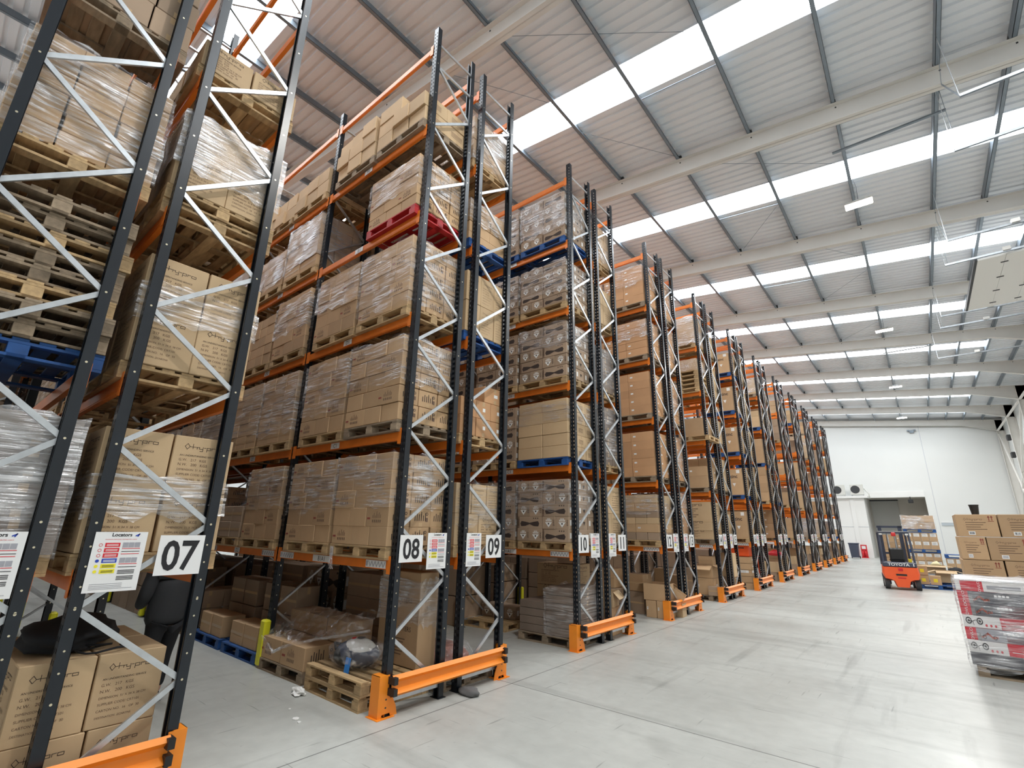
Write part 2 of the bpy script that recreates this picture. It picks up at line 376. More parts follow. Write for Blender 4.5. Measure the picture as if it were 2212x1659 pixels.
def eaves():
    b = MB()                                             # eave struts and wall bracing beside the right wall
    for i in range(-1, 8):
        y = 2+6*i; b.tube([(10.66, y+.02, 10.0), (10.66, y+5.95, 10.0)], .07, 'rafter', 8)
    trim(b); b = MB()
    b.tube([(10.66, 38.05, 9.9), (10.66, 49.9, 2.5)], .06, 'rafter', 8); b.tube([(10.66, 49.9, 9.7), (10.66, 44.1, 3.6)], .06, 'rafter', 8)
    trim(b)
    b = MB()
    for k, (xa, ya, xb, yb) in enumerate([(-.57, 2.2, 3.02, 4.6), (-.5, 5.6, 1.2, 7.9), (1.3, 8.2, 4.81, 10.5), (1.4, 13.8, 3.0, 11.6), (3.1, 19.8, 4.8, 17.6), (3.1, 14.2, 4.8, 16.5), (3.1, 25.8, 4.8, 23.6), (-2.2, 2.2, -.6, 4.5)]):
        b.tube([(xa, ya, zp(xa)+.02), (xb, yb, zp(xb)+.1)], .006, 'trunk', 5)
    for y in (5.45, 11.45, 17.45): b.tube([(1.2, y, zp(1.2)+.01), (3.02, y, zp(3.02)+.01)], .012, 'trunk', 6)
    trim(b)
    b = MB(); b.box((4.62, 9.02, 11.0), (6.75, 9.08, 11.04), 'trunk'); trim(b)          # conduit carrying the lamp flex
    b = MB(); b.box((4.7, 27.0, 11.0), (6.7, 27.06, 11.04), 'galv'); trim(b)
eaves()
def walls():
    b = MB(); b.box((XL-.2, YN-.2, 0), (XL, YF, 17), 'wall'); struct(b.build('wall_left'))
    b = MB(); b.box((XL-.2, YN-.2, 0), (XR+.4, YN, 17), 'wall'); struct(b.build('wall_near'))
    b = MB(); b.box((XR, YN-.2, 0), (XR+.25, YF+.2, 11.5), 'wall'); struct(b.build('wall_right'))
    b = MB()                                             # far gable with the opening under a header
    b.box((XL, YF, 5.0), (XR+.3, YF+.2, 17), 'wall'); b.box((5.33, YF, 0), (XR+.3, YF+.2, 5.0), 'wall'); b.box((XL, YF, 0), (1.2, YF+.2, 5.0), 'wall')
    for zz in (3.4, 6.8, 10.2): pass
    b.box((5.86, YF-.004, 0), (5.90, YF, 12), 'edge')
    struct(b.build('wall_far'))
    b = MB(); b.box((1.2, YF-.05, 5.0), (5.33, YF, 5.5), 'wallw'); trim(b)
    b = MB(); b.box((1.0, 53.9, 0), (5.6, 54.1, 5.2), 'beige'); b.box((5.33, YF+.2, 0), (5.43, 53.9, 5.2), 'beige'); b.box((1.1, YF+.2, 0), (1.2, 53.9, 5.2), 'wallw'); b.box((1.1, YF+.2, 5.0), (5.43, 53.9, 5.2), 'beige')
    struct(b.build('wall_recess'))
    b = MB(); b.box((1.35, 53.8, 0), (3.35, 53.9, 4.9), 'doorgrey'); o = struct(b.build('door_1')); h = MB(); h.box((1.3, 53.7, 4.88), (3.4, 53.8, 5.0), 'dark'); h.build('door_rail', o); h = MB(); h.cbox((1.75, 53.78, 2.6), (.12, .06, .16), 'dark'); h.build('handle', o)
    b = MB(); b.box((-8, YF-1.0, 0), (1.2, YF, 4.95), 'wallw')
    b.box((.15, YF-1.06, 0), (.45, YF-1.0, 4.9), 'wallw'); b.box((-8, YF-1.01, 2.5), (1.2, YF-1.0, 2.54), 'edge')
    b.box((-8, YF-1.25, 4.95), (1.5, YF, 5.12), 'wallw'); struct(b.build('wall_office'))
    b = MB(); b.box((6.0, YF-.06, 2.7), (10.9, YF, 2.95), 'rail'); b.box((6.0, YF-.07, 2.93), (10.9, YF, 3.0), 'white'); trim(b)
    for i, y0 in enumerate((8.5, 14.4, 20.3)):           # dock doors in the right wall, below their overhead tracks
        b = MB(); b.box((XR-.03, y0+.1, 0), (XR, y0+4.1, 4.6), 'panel'); struct(b.build('door_%d' % (i+2)))
walls()
# ------------------------------------------------------------------ roof-hung things
def lamps():
    for i, (y, d) in enumerate([(0, 0), (11, 'closest to the conduit'), (22, 'second along the aisle'), (33, 'third along the aisle'), (43.6, 'beside the end wall')]):
        x, z = 4.93, 10.5
        o = empty('high_bay_lamp', (x, y, z)); 
        b = MB(); b.cbox((0, 0, .09), (.62, .30, .05), 'cream'); b.cbox((0, 0, .14), (.3, .16, .06), 'galv'); b.build('housing', o)
        b = MB(); b.box((-.30, -.14, .05), (.30, .14, .064), 'lamp'); b.build('lens', o)
        b = MB(); b.tube([(0, 0, .16), (.02, 0, .6), (-.03, .02, zp(x)-z)], .006, 'dark', 5); b.build('flex', o)
        tag(o, ('lit rectangular high bay lamp hanging over the wide aisle, %s' % d) if d else 'lit high bay lamp over the near end of the wide aisle', 'lamp', 'high bay lamps over the wide aisle')
        L = bpy.data.lights.new('lamp_light', 'AREA'); L.shape = 'RECTANGLE'; L.size = .6; L.size_y = .28; L.energy = LAMP_W; L.color = (1, .97, .92)
        lo = bpy.data.objects.new('lamp_light', L); COL.objects.link(lo); lo.parent = o; lo.location = (0, 0, .03)
lamps()
def tracks():
    prs = [(2.4, 6.66, 9.47), (8.4, 12.5, 9.53), (14.2, 18.7, 9.58), (20.1, 24.4, 9.6)]
    nm = ['at the first dock', 'empty, before the open panel', 'carrying the open panel', 'beyond the open panel']
    for i, (ya, yb, z) in enumerate(prs):
        o = empty('door_track', (6.6, ya, z))
        for y in (0, yb-ya):
            b = MB(); b.box((0, y-.018, -.03), (4.4, y+.018, -.025), 'trunk'); b.box((0, y-.018, -.03), (4.4, y-.014, .03), 'galv'); b.box((0, y-.01, .03), (4.4, y+.018, .035), 'trunk'); b.build('rail', o)
            b = MB(); top = zp(6.6)-z
            e = (ya+y-2) % 6 > 3; A = (.02, y+(.5 if e else .3), top); b.bar((0, y, 0), A, .04, .006, 'galv', (1, 0, 0))
            if e: B = (.02, y+1.25, 10.82-z); b.bar((0, y, 0), B, .035, .006, 'trunk', (1, 0, 0)); b.bar(B, A, .03, .006, 'trunk', (1, 0, 0))
            else: b.bar((.06, y, 0), (.08, y+.3, top), .03, .006, 'trunk', (1, 0, 0))
            b.build('hanger', o)
            b = MB(); b.cbox((1.3, y, .06), (.16, .12, .10), 'cream'); b.build('bracket', o)
        tag(o, 'pair of steel overhead door tracks hung from the roof, %s' % nm[i], 'door track', 'overhead door tracks')
    o = empty('overhead_door', (7.3, 14.35, 9.6)); b = MB()
    for k in range(5): b.cbox((.3+.6*k, 2.1, -.03), (.592, 4.15, .05), 'panel')
    b.build('panel', o); b = MB(); b.box((-.06, .0, -.06), (0, 4.2, .06), 'dark'); b.build('edge_seal', o)
    for k in range(1, 5):
        b = MB()
        for q in (.5, 1.6, 2.7, 3.8): b.cbox((.6*k, q, -.062), (.16, .045, .014), 'dark')
        b.build('hinge', o)
    tag(o, 'white sectional overhead door lying open flat under the roof', 'door')
tracks()
# ------------------------------------------------------------------ racking
LV = {'B': 1.527, 'C': 3.07, 'D': 4.68, 'E': 6.30, 'F': 7.86, 'G': 9.47}
BT = .055                                                # half the height of a beam
PITCH_Y, BAY, DEP, HT = 3.97, 2.8, .87, 9.91
def upright_mesh():
    b = MB(); xs = [-.05, -.033, -.017, .017, .033, .05]
    for i in (0, 2, 4): b.add([(xs[i], 0, 0), (xs[i+1], 0, 0), (xs[i+1], 0, HT), (xs[i], 0, HT)], [(0, 1, 2, 3)], 'navy')
    n = 130; st = .075
    for i in (1, 3):
        z0 = 0
        for k in range(n+1):
            z1 = .10+k*st if k < n else HT
            b.add([(xs[i], 0, z0), (xs[i+1], 0, z0), (xs[i+1], 0, z1), (xs[i], 0, z1)], [(0, 1, 2, 3)], 'navy'); z0 = z1+.034
    for sx in (-1, 1):
        x = .05*sx
        b.box((min(x, x-.003*sx), 0, 0), (max(x, x-.003*sx), .08, HT), 'navy')
        b.box((min(x, x-.02*sx), .077, 0), (max(x, x-.02*sx), .08, HT), 'navy')
        for k in range(7): b.disc((x+.0015*sx, .04, .95+.14*k), .0075, (sx, 0, 0), 'bolt', 8)
        for k in range(17): b.disc((x+.0015*sx, .04, .76+.6*k if k < 15 else 9.55), .009, (sx, 0, 0), 'bolt', 8)
    b.box((-.075, -.02, 0), (.075, .1, .008), 'navy')
    return b.mesh('upright')
UP = upright_mesh()
def brace_mesh(dy, dz):
    b = MB(); a, c = Vector((0, 0, 0)), Vector((0, dy, dz)); d = (c-a).normalized(); nrm = Vector((0, -d.z, d.y))
    w = .042
    for o1, o2 in ((a, c),):
        b.add([o1+nrm*w/2+Vector((.024, 0, 0)), o1-nrm*w/2+Vector((.024, 0, 0)), o2-nrm*w/2+Vector((.024, 0, 0)), o2+nrm*w/2+Vector((.024, 0, 0)),
               o1+nrm*w/2, o1-nrm*w/2, o2-nrm*w/2, o2+nrm*w/2], [(0, 1, 2, 3), (0, 3, 7, 4), (1, 5, 6, 2)], 'galv')
    return b.mesh('brace')
Y1, Y2 = .045, DEP-.045
BR = {(1, 1): brace_mesh(Y2-Y1, .6), (-1, 1): brace_mesh(-(Y2-Y1), .6), (1, 0): brace_mesh(Y2-Y1, 0)}
def brace_list(aisle_low):      # (start at the low y upright?, z, kind): zigzag with .6 m rises, starting from the aisle upright at .76
    out = [('h', .14), ('h', 9.14), ('h', 9.6)]
    for k in range(15):
        z = .16+.6*k; from_rear = k % 2 == 0      # k=0 rises from the rear foot to the aisle node at .76
        if z+.6 > 9.2: break
        low_start = from_rear != aisle_low
        out.append(('u' if low_start else 'd', z))
    return out
# big merged zigzag for the inner frames
def bracing_mesh(aisle_low):
    b = MB()
    for k, z in brace_list(aisle_low):
        p, q = ((0, Y1, z), (0, Y2, z)) if k == 'h' else (((0, Y1, z), (0, Y2, z+.6)) if k == 'u' else ((0, Y2, z), (0, Y1, z+.6)))
        b.bar(p, q, .026, .042, 'galv', (1, 0, 0))
    return b.mesh('brace_lattice')
BRM = {True: bracing_mesh(True), False: bracing_mesh(False)}
def beam_mesh(front):
    b = MB(); L = BAY-.1
    b.box((-L, 0, -BT), (0, .045, BT), 'orange')
    b.box((-L, -.004, -BT+.012), (0, 0, BT-.012), 'orange')
    for x in (-L, 0):
        xa, xb = (x-.045, x+.055) if x < 0 else (x-.055, x+.012)
        b.box((xa, -.010, -.10), (xb, -.006, .10), 'orange')
        if x == 0: b.box((-.055, -.01, -.10), (-.050, .05, .10), 'orange')
    return b.mesh('beam')
BM = {}
BM['f'] = beam_mesh(True)
def beam_label_mesh(t):
    b = MB(); n = len(t); b.box((-.055*n, -.0125, -.042), (.055*n-.0, -.0105, .042), 'white')
    b.text(t, (0, -.0135, -.03), (1, 0, 0), (0, 0, 1), .060, 'signink'); return b.mesh('beam_label')
def strip_mesh():
    b = MB(); b.box((0, -.0125, -.042), (.40, -.0105, .042), 'white')
    for i in range(5):
        x = .06+.065*i; b.stroke([(x, .028), (x+.033, -.028), (x+.066, .028)], .012, (0, -.0135, 0), (1, 0, 0), (0, 0, 1), 1, 'signgrey')
    b.box((.008, -.0135, -.03), (.04, -.0125, .03), 'signgrey'); return b.mesh('load_strip')
STRIP = strip_mesh(); BL = {}
def rack(num_, y0, aisle_low, bays, ends=True, levels='BCDEFG', braces=True):
    """one run: aisle_low = its aisle is on the low-y side; y0 its low-y face; end frame at x=0"""
    nm = num(num_); o = empty('pallet_rack', (0, y0, 0))
    cnt = 'first' if num_ == 6 else ''
    tag(o, 'tall navy and orange pallet rack carrying the end number %s' % nm, 'pallet rack', 'pallet racks along the wide aisle')
    for j in range(bays+1):
        x = -.05-BAY*j
        uf = link('upright', UP, o, (x, 0, 0)); ub = link('upright', UP, o, (x, DEP, 0), PI)
        if j == 0 and braces:
            for k, z in brace_list(aisle_low):
                if k == 'h': link('brace', BR[(1, 0)], uf, (.005, Y1, z))
                elif k == 'u': link('brace', BR[(1, 1)], uf, (.005, Y1, z))
                else: link('brace', BR[(-1, 1)], uf, (.005, Y2, z))
        else: link('brace_lattice', BRM[aisle_low], uf, (0, 0, 0))
        if 0 < j and num_ < 14:
            b = MB(); yy = -.035 if aisle_low else DEP+.035
            key = 'yg%d' % aisle_low
            if key not in BL:
                b.cbox((0, yy, .32), (.15, .10, .60), 'yguard', None, .02); BL[key] = b.mesh('post_guard')
            link('post_guard', BL[key], o, (x, 0, 0))
    for j in range(bays):
        for l in levels:
            z = LV[l]; xb = -.10-BAY*j
            fb = link('beam', BM['f'], o, (xb, 0, z)); rb = link('beam', BM['f'], o, (xb-(BAY-.1), DEP, z), PI)
            ab = fb if aisle_low else rb
            if aisle_low and num_ < 14 and l != 'G' and j < 2:
                t = ('B1A1' if l == 'B' else l+'1') if j == 0 else None
                if t:
                    if t not in BL: BL[t] = beam_label_mesh(t)
                    link('beam_label', BL[t], fb, (-1.5, 0, 0))
                else:
                    if 'blank' not in BL:
                        q = MB(); q.box((-.1, -.0125, -.042), (.1, -.0105, .042), 'white'); q.text('D2', (0, -.0135, -.03), (1, 0, 0), (0, 0, 1), .06, 'signink'); BL['blank'] = q.mesh('beam_label')
                    link('beam_label', BL['blank'], fb, (-1.4, 0, 0))
            if aisle_low and l == 'B':
                link('load_strip', STRIP, fb, (-.47, 0, 0))
                if num_ < 14: link('load_strip', STRIP, fb, (-2.66, 0, 0))
    return o
def guard(k, y0):
    o = empty('rack_end_guard', (.035, y0-.10, 0)); W = 2.13; o.scale = (1, 1, .78)
    tag(o, 'orange steel guard barrier across the rack ends numbered %s and %s' % (num(8+2*k), num(9+2*k)), 'barrier', 'rack end guard barriers')
    for s in (0, 1):
        yy = 0 if s == 0 else W
        b = MB(); d = .10 if s == 0 else -.10
        # post: folded column with a flared foot plate facing the wide aisle
        y1, y2 = (0, .10) if s == 0 else (W-.10, W)
        b.box((-.16, y1, 0), (-.02, y1+.006, .52), 'guard'); b.box((-.16, y2-.006, 0), (-.02, y2, .52), 'guard'); b.box((-.16, y1, .514), (-.02, y2, .52), 'guard')
        b.box((-.165, y1, 0), (-.16, y2, .52), 'guard')
        yo = y2 if s == 0 else y1; sg = 1 if s == 0 else -1
        pts = [(-.02, y1, 0), (-.02, y2, 0)]
        ya, yb = (0, .24) if s == 0 else (W, W-.24)
        f = lambda y: ya+(y if s == 0 else -y)
        prof = [(0, 0), (.045, 0), (.06, .045), (.16, .045), (.175, 0), (.26, 0), (.235, .12), (.17, .27), (.13, .33), (.13, .52), (0, .52)]
        b.prism([(-.02, f(a), z) for a, z in prof], (.008, 0, 0), 'guard')
        for zz in (.12, .22): b.disc((-.0105, f(.10), zz), .012, (1, 0, 0), 'dark', 8)
        b.box((-.18, min(f(-.03), f(.2)), 0), (.03, max(f(-.03), f(.2)), .008), 'guard')
        b.build('post', o)
        c = MB(); c.box((-.01, min(f(.11), f(.16)), .27), (.10, max(f(.11), f(.16)), .36), 'black'); c.box((-.01, min(f(.11), f(.16)), .41), (.10, max(f(.11), f(.16)), .50), 'black'); c.build('rail_clip', o)
    prof = [(.0, .52), (.035, .535), (.075, .49), (.03, .44), (.03, .36), (.085, .31), (.035, .265), (.0, .28)]
    b = MB(); vs = []; n = len(prof)
    for yy in (.13, W-.13): vs += [(x, yy, z-.02) for x, z in prof]
    for yy in (.13, W-.13): vs += [(x-.006, yy, z-.02) for x, z in prof]
    fs = [(i, n+i, n+i+1, i+1) for i in range(n-1)]+[(2*n+i, 2*n+i+1, 3*n+i+1, 3*n+i) for i in range(n-1)]+[(0, 2*n, 3*n, n), (n-1, 2*n-1, 4*n-1, 3*n-1)]
    b.add(vs, fs, 'guard'); b.build('rail', o)
    return o
# ------------------------------------------------------------------ signs at the rack ends
def notice(y0, z0, wd, ht, label):
    o = empty('load_notice', (.012, y0, z0)); b = MB(); b.box((-.004, 0, 0), (0, wd, ht), 'white'); b.build('board', o)
    b = MB(); U = (0, 1, 0); V = (0, 0, 1); x = .0015
    b.text('*Locators', (x, wd*.50, ht*.925), U, V, ht*.058, 'signink'); b.stroke([(0, 0), (.02, .012), (.012, -.004)], .008, (x, wd*.77, ht*.935), U, V, 1, 'signblue')
    b.text('MAXIMUM UNIFORMLY DISTRIBUTED LOADS', (x, wd*.5, ht*.865), U, V, ht*.016, 'signred')
    b.build('heading', o)
    for i, k in enumerate(('signred', 'signred', 'signred', 'signblue', 'signyel', 'signyel')):
        b = MB(); z = ht*(.745-.088*i); b.box((.0, wd*.22, z), (.0015, wd*.50, z+ht*.07), k)
        for q in (.25, .55): b.box((.0015, wd*.25, z+ht*.07*q), (.002, wd*.47, z+ht*.07*q+.004), 'white' if i < 4 else 'signink')
        b.build('warning_block', o)
        b = MB(); b.disc((.0015, wd*.14, z+ht*.035), wd*.035, (1, 0, 0), k, 14, wd*.026 if i < 3 else 0); b.build('warning_symbol', o)
    b = MB()
    for z, h in ((.735, .085), (.475, .085)):
        for q in range(3): b.box((0, wd*(.55+.115*q), ht*z), (.0015, wd*(.655+.115*q), ht*(z+h)), 'signgrey')
    for z in (.71, .66, .62, .45, .40): b.box((0, wd*.55, ht*z), (.0015, wd*.9, ht*z+.004), 'signred' if z in (.71, .62, .45) else 'signink')
    for z in (.34, .315, .29, .24, .215, .19): b.box((0, wd*.56, ht*z), (.0015, wd*.88, ht*z+.005), 'signink')
    for z in (.13, .1, .075, .05): b.box((0, wd*.10, ht*z), (.0015, wd*(.7 if z > .06 else .9), ht*z+.003), 'signgrey')
    b.build('load_table', o)
    return tag(o, label, 'load notice', 'load notices on the rack ends')
def number_sign(y0, t, label, wd=.35, ht=.31):
    o = empty('number_sign', (.014, y0, 1.56)); b = MB(); b.box((-.004, 0, 0), (0, wd, ht), 'white'); b.build('plate', o)
    b = MB(); b.text('*'+t, (.0015, wd/2, ht*.14), (0, 1, 0), (0, 0, 1), ht*.72, 'signink', True, .80); d = b.build('digits', o)
    w_ = max(v.co.y for v in d.data.vertices)-min(v.co.y for v in d.data.vertices)
    return tag(o, label, 'sign', 'white number signs on the rack ends')
# ------------------------------------------------------------------ pallets
def pallet_parts(k, L=1.2, W=1.0):
    deck, base, blk = MB(), MB(), MB()
    n = 7; w_ = L and .098
    for i in range(n):
        y = i*(W-.098)/(n-1); deck.cbox((L/2, y+.049, .139), (L, .098, .022), k, None, .003)
    for x in (0, L/2-.05, L-.1): deck.box((x, 0, .106), (x+.1, W, .128), k)
    for y in (0, W/2-.05, W-.1): base.box((0, y, 0), (L, y+.1, .022), k)
    for x in (0, L-.1): base.box((x, .1, .0), (x+.1, W-.1, .021), k)
    blk.cbox((0, 0, .064), (.13, .12, .084), k, None, .003)
    return deck, base, blk
PALM = {}
for k in ('wood', 'woodo', 'blue', 'red'):
    d, s, bl = pallet_parts(k); PALM[k] = (d.mesh('deck'), s.mesh('runners'), bl.mesh('block'))
    one = MB()
    for q in (d, s): one.add(q.v, q.f, k)
    for x in (.065, .6, 1.135):
        for y in (.06, .5, .94): one.cbox((x, y, .064), (.13, .12, .084), k)
    PALM[k+'1'] = one.mesh('pallet')
PCOL = {'wood': 'pale wooden', 'woodo': 'weathered wooden', 'blue': 'blue', 'red': 'red'}
def pallet(k, x, y, z, label, detail=True, rz=0, group=None):
    if not detail: return tag(link('pallet', PALM[k+'1'], None, (x, y, z), rz), label, 'pallet', group)
    o = empty('pallet', (x, y, z), rz); link('deck', PALM[k][0], o); link('runners', PALM[k][1], o)
    for a in (.065, .6, 1.135):
        for c in (.06, .5, .94): link('block', PALM[k][2], o, (a, c, 0))
    return tag(o, label, 'pallet', group)
# ------------------------------------------------------------------ cartons
CART = []          # every carton of the stock: dict(style, size, loc, rz, label, group, w)
def logo(b, o, u, v, sc, k):      # the line-drawn carton mark: a chevron diamond and a long wordmark
    P = [[(0, .5), (.35, .95), (.7, .5), (.35, .05), (0, .5)], [(.7, .5), (1.15, .5)], [(1.15, .95), (1.15, .2)], [(1.15, .5), (1.75, .5), (1.75, .2)], [(1.75, .5), (2.1, .5)],
         [(2.1, .55), (2.1, .25), (2.6, .25)], [(2.6, .6), (2.6, -.1), (2.2, -.1)], [(2.75, .5), (3.05, .5)], [(3.2, -.1), (3.2, .55), (3.75, .55), (3.75, .2), (3.2, .2)], [(3.95, .2), (3.95, .55), (4.4, .55)], [(4.55, .2), (4.55, .55), (5.2, .55), (5.2, .2), (4.55, .2)]]
    for p in P: b.stroke(p, .07, o, u, v, sc, k)
def carton_geo(b, style, sz, T=None, lod=0):
    """append one carton of size (w along x, d along y, h), centred in x,y with its base at z=0; -y is the aisle face, +x the end face"""
    w_, d, h = sz; t = MB()
    base = {'glyph': 'card', 'hypro': 'cardl', 'zinc': 'cardd', 'orange': 'cardo', 'label': 'card', 'plain': 'card', 'dull': 'cardd', 'grey': 'cardg', 'pale': 'cardl', 'big': 'cardl', 'dock': 'card', 'note': 'card', 'zinct': 'card'}[style]
    if lod < 2: t.cbox((0, 0, h/2), (w_-.006, d-.006, h-.003), base, None, .006)
    else: t.cbox((0, 0, h/2), (w_-.006, d-.006, h-.003), base)
    F = lambda x, z: (x, -d/2+.0012, z); E = lambda y, z: (w_/2-.0012, y, z)
    U, V, UE = (1, 0, 0), (0, 0, 1), (0, 1, 0)
    def fq(x0, z0, x1, z1, k): t.quad(F(x0, z0), (x1-x0, 0, 0), (0, 0, z1-z0), k)
    def eq(y0, z0, y1, z1, k): t.quad(E(y0, z0), (0, y1-y0, 0), (0, 0, z1-z0), k)
    if style in ('glyph', 'plain', 'label', 'dull', 'grey', 'pale', 'orange') and lod < 3:
        if w_ >= d: fq(-w_/2+.006, h*.5-.02, w_/2-.006, h*.5+.02, 'tape') if style in ('plain', 'dull') and h > .2 else None
        t.quad((-w_/2+.01, -.028, h-.0025), (w_-.02, 0, 0), (0, .056, 0), 'tape')
        eq(-.028, h*.72, .028, h-.008, 'tape'); eq(-.028, .008, .028, h*.25, 'tape')
    if style == 'glyph':
        if lod < 2:
            if w_ > .4:      # arrows, glass and lettering in a faded panel
                for i, hh in enumerate((.12, .2, .1, .26, .16, .22, .14)): fq(-w_*.2+i*.026, h*.45, -w_*.2+i*.026+.010, h*(.45+hh*1.3), 'ink2')
                for i in range(5): fq(-w_*.2+i*.038, h*.22, -w_*.2+i*.038+.020, h*.36, 'ink2')
                fq(-w_*.44, h*.38, -w_*.30, h*.48, 'inkr')
            for i, hh in enumerate((.3, .42, .36, .5, .3, .44)): eq(-d*.30+i*.034, h*.34, -d*.30+i*.034+.012, h*(.34+hh), 'ink')
            t.disc(E(d*.30, h*.72), .02, (1, 0, 0), 'ink', 10, .012); eq(d*.24, h*.3, d*.36, h*.52, 'ink2')
    elif style == 'label' or style == 'orange':
        eq(-d*.05, h*.42, d*.12, h*.62, 'label'); fq(-w_*.40, h*.45, -w_*.28, h*.62, 'label')
        if lod < 2:
            fq(-w_*.38, h*.49, -w_*.30, h*.52, 'ink'); fq(-w_*.38, h*.55, -w_*.30, h*.58, 'ink')
    elif style in ('hypro', 'big'):
        s_ = min(d*.115, .09)
        for e in (0, 1):
            o = E(-d*.32, h*.76) if e == 0 else F(-w_*.32, h*.76); uu = UE if e == 0 else U; W_ = d if e == 0 else w_
            s_ = W_*.115
            logo(t, o, uu, V, s_*(1 if lod < 3 else 1), 'ink')
            if lod < 2:
                for i, (t1, wd) in enumerate((('AN UNDERSTANDING SERVICE', .62), ('G.W.   217   KGS', .45), ('N.W.   200   KGS', .48), ('DIMENSION  51 X 34 X 38 CM', .66), ('SUPPLIER CODE/ CRT101', .58), ('CARTON NO.  16   OF  30', .60), ('DESTINATION  ZCNRTNS', .5))):
                    vs, fs, tw, th = glyphs(t1); hh = .7*min(W_*wd/tw, h*.075)
                    oo = (Vector(o)+Vector(uu)*(-W_*.06)+Vector((0, 0, -h*(.12+.085*i))))
                    t.text(t1, oo, uu, V, hh, 'ink2' if i else 'ink', False)
            else:
                for i in range(5): t.quad(Vector(o)+Vector((0, 0, -h*(.12+.1*i))), Vector(uu)*W_*(.5-.06*(i % 3)), (0, 0, h*.03), 'ink2')
    elif style == 'zinc':
        if w_ > .45:      # hoverboard picture panel
            fq(-w_*.47, h*.04, -w_*.42, h*.96, 'ink2')
            c = h*.42
            t.poly([F(-w_*.34, c-h*.22), F(-w_*.18, c-h*.20), F(0, c-h*.05), F(w_*.16, c-h*.20), F(w_*.34, c-h*.22), F(w_*.38, c), F(w_*.33, c+h*.20), F(w_*.16, c+h*.14), F(0, c+h*.05), F(-w_*.16, c+h*.14), F(-w_*.33, c+h*.20), F(-w_*.38, c)], 'ink')
            for i in range(3): t.disc(F(w_*(.16+.08*i), h*.84), h*.055, (0, -1, 0), 'ink', 8)
            if lod < 2: t.text('zinc', F(-w_*.415, h*.5), (0, 0, 1), (-1, 0, 0), h*.26, 'ink')
        else:             # handling mark with an inverted triangle, and the name
            for i in range(5): fq(-w_*.20+i*w_*.09, h*.60, -w_*.20+i*w_*.09+w_*.05, h*(.84 if i not in (0, 4) else .74), 'label')
            t.poly([F(-w_*.26, h*.54), F(0, h*.14), F(w_*.26, h*.54)], 'label'); t.disc(tuple(Vector(F(0, h*.42))+Vector((0, -.001, 0))), w_*.06, (0, -1, 0), 'ink', 6)
            t.text('zinc', F(w_*.44, h*.5), (0, 0, 1), (-1, 0, 0), h*.22, 'ink') if lod < 2 else None
        eq(-d*.38, h*.3, -d*.22, h*.72, 'label'); t.poly([E(-d*.0, h*.62), E(d*.12, h*.3), E(d*.24, h*.62)][::-1], 'ink')
        if d > .4: t.poly([E(-d*.16, h*.3), E(-d*.05, h*.45), E(d*.3, h*.3), E(d*.36, h*.5), E(d*.3, h*.66), E(-d*.05, h*.52), E(-d*.16, h*.7)], 'ink')
    elif style == 'zinct':
        t.text('*zinc', F(0, h*.66), U, V, h*.13, 'ink'); t.poly([F(-w_*.10, h*.46), F(0, h*.33), F(w_*.10, h*.46)], 'label')
        for q in (-.40, .18): fq(w_*q, h*.84, w_*(q+.2), h*.97, 'label')
        t.text('zinc', E(0, h*.64), UE, V, h*.12, 'ink')
    elif style == 'dock':
        s_ = w_*.085; logo(t, F(-w_*.30, h*.72), U, V, s_, 'ink2')
        for i in range(4): fq(-w_*.27, h*(.62-.10*i), w_*(.22-.07*(i % 3)), h*(.645-.10*i), 'ink2')
        fq(-w_*.24, h*.08, -w_*.08, h*.24, 'label'); fq(-w_*.22, h*.11, -w_*.10, h*.21, 'signgrey')
        for q in (.30, .37): fq(w_*q, h*.72, w_*q+.012, h*.9, 'inkr'); t.poly([F(w_*q-.014, h*.86), F(w_*q+.026, h*.86), F(w_*q+.006, h*.94)], 'inkr')
        fq(w_*.28, h*.68, w_*.42, h*.70, 'inkr')
    elif style == 'note':
        fq(-w_*.36, h*.52, w_*.36, h*.93, 'label'); eq(-d*.3, h*.5, d*.3, h*.9, 'label')
        for i in range(3): fq(-w_*.28, h*(.58+.11*i), w_*.2, h*(.61+.11*i), 'signgrey')
    elif style == 'pale' and lod < 2:
        for i in range(4): eq(-d*.3, h*(.3+.1*i), d*.2, h*(.3+.1*i)+.008, 'ink2')
    k = [t.mats[i] for i in t.m]
    n = len(b.v); b.v += [tuple(T @ Vector(p)) for p in t.v] if T is not None else t.v
    for f, kk in zip(t.f, k): b.f.append(tuple(n+a for a in f)); b.m.append(b.mi(kk))
CM = {}
def carton_mesh(style, sz, lod):
    key = (style, tuple(round(x, 2) for x in sz), lod)
    if key not in CM:
        b = MB(); carton_geo(b, style, sz, None, lod); CM[key] = b.mesh('carton')
    return CM[key]
def carton(style, sz, x, y, z, label, group, rz=0, vis=1.0, tone='brown'):
    sz = tuple(round(a, 2) for a in sz)
    CART.append(dict(style=style, sz=sz, loc=Vector((x, y, z)), rz=rz, label=label, group=group, vis=vis))
TONE = {'glyph': 'brown', 'hypro': 'tan', 'zinc': 'printed', 'orange': 'orange-brown', 'label': 'brown', 'plain': 'brown', 'dull': 'dull brown', 'grey': 'grey', 'pale': 'pale', 'big': 'tan', 'dock': 'brown', 'note': 'labelled', 'zinct': 'printed'}
FILMS = []
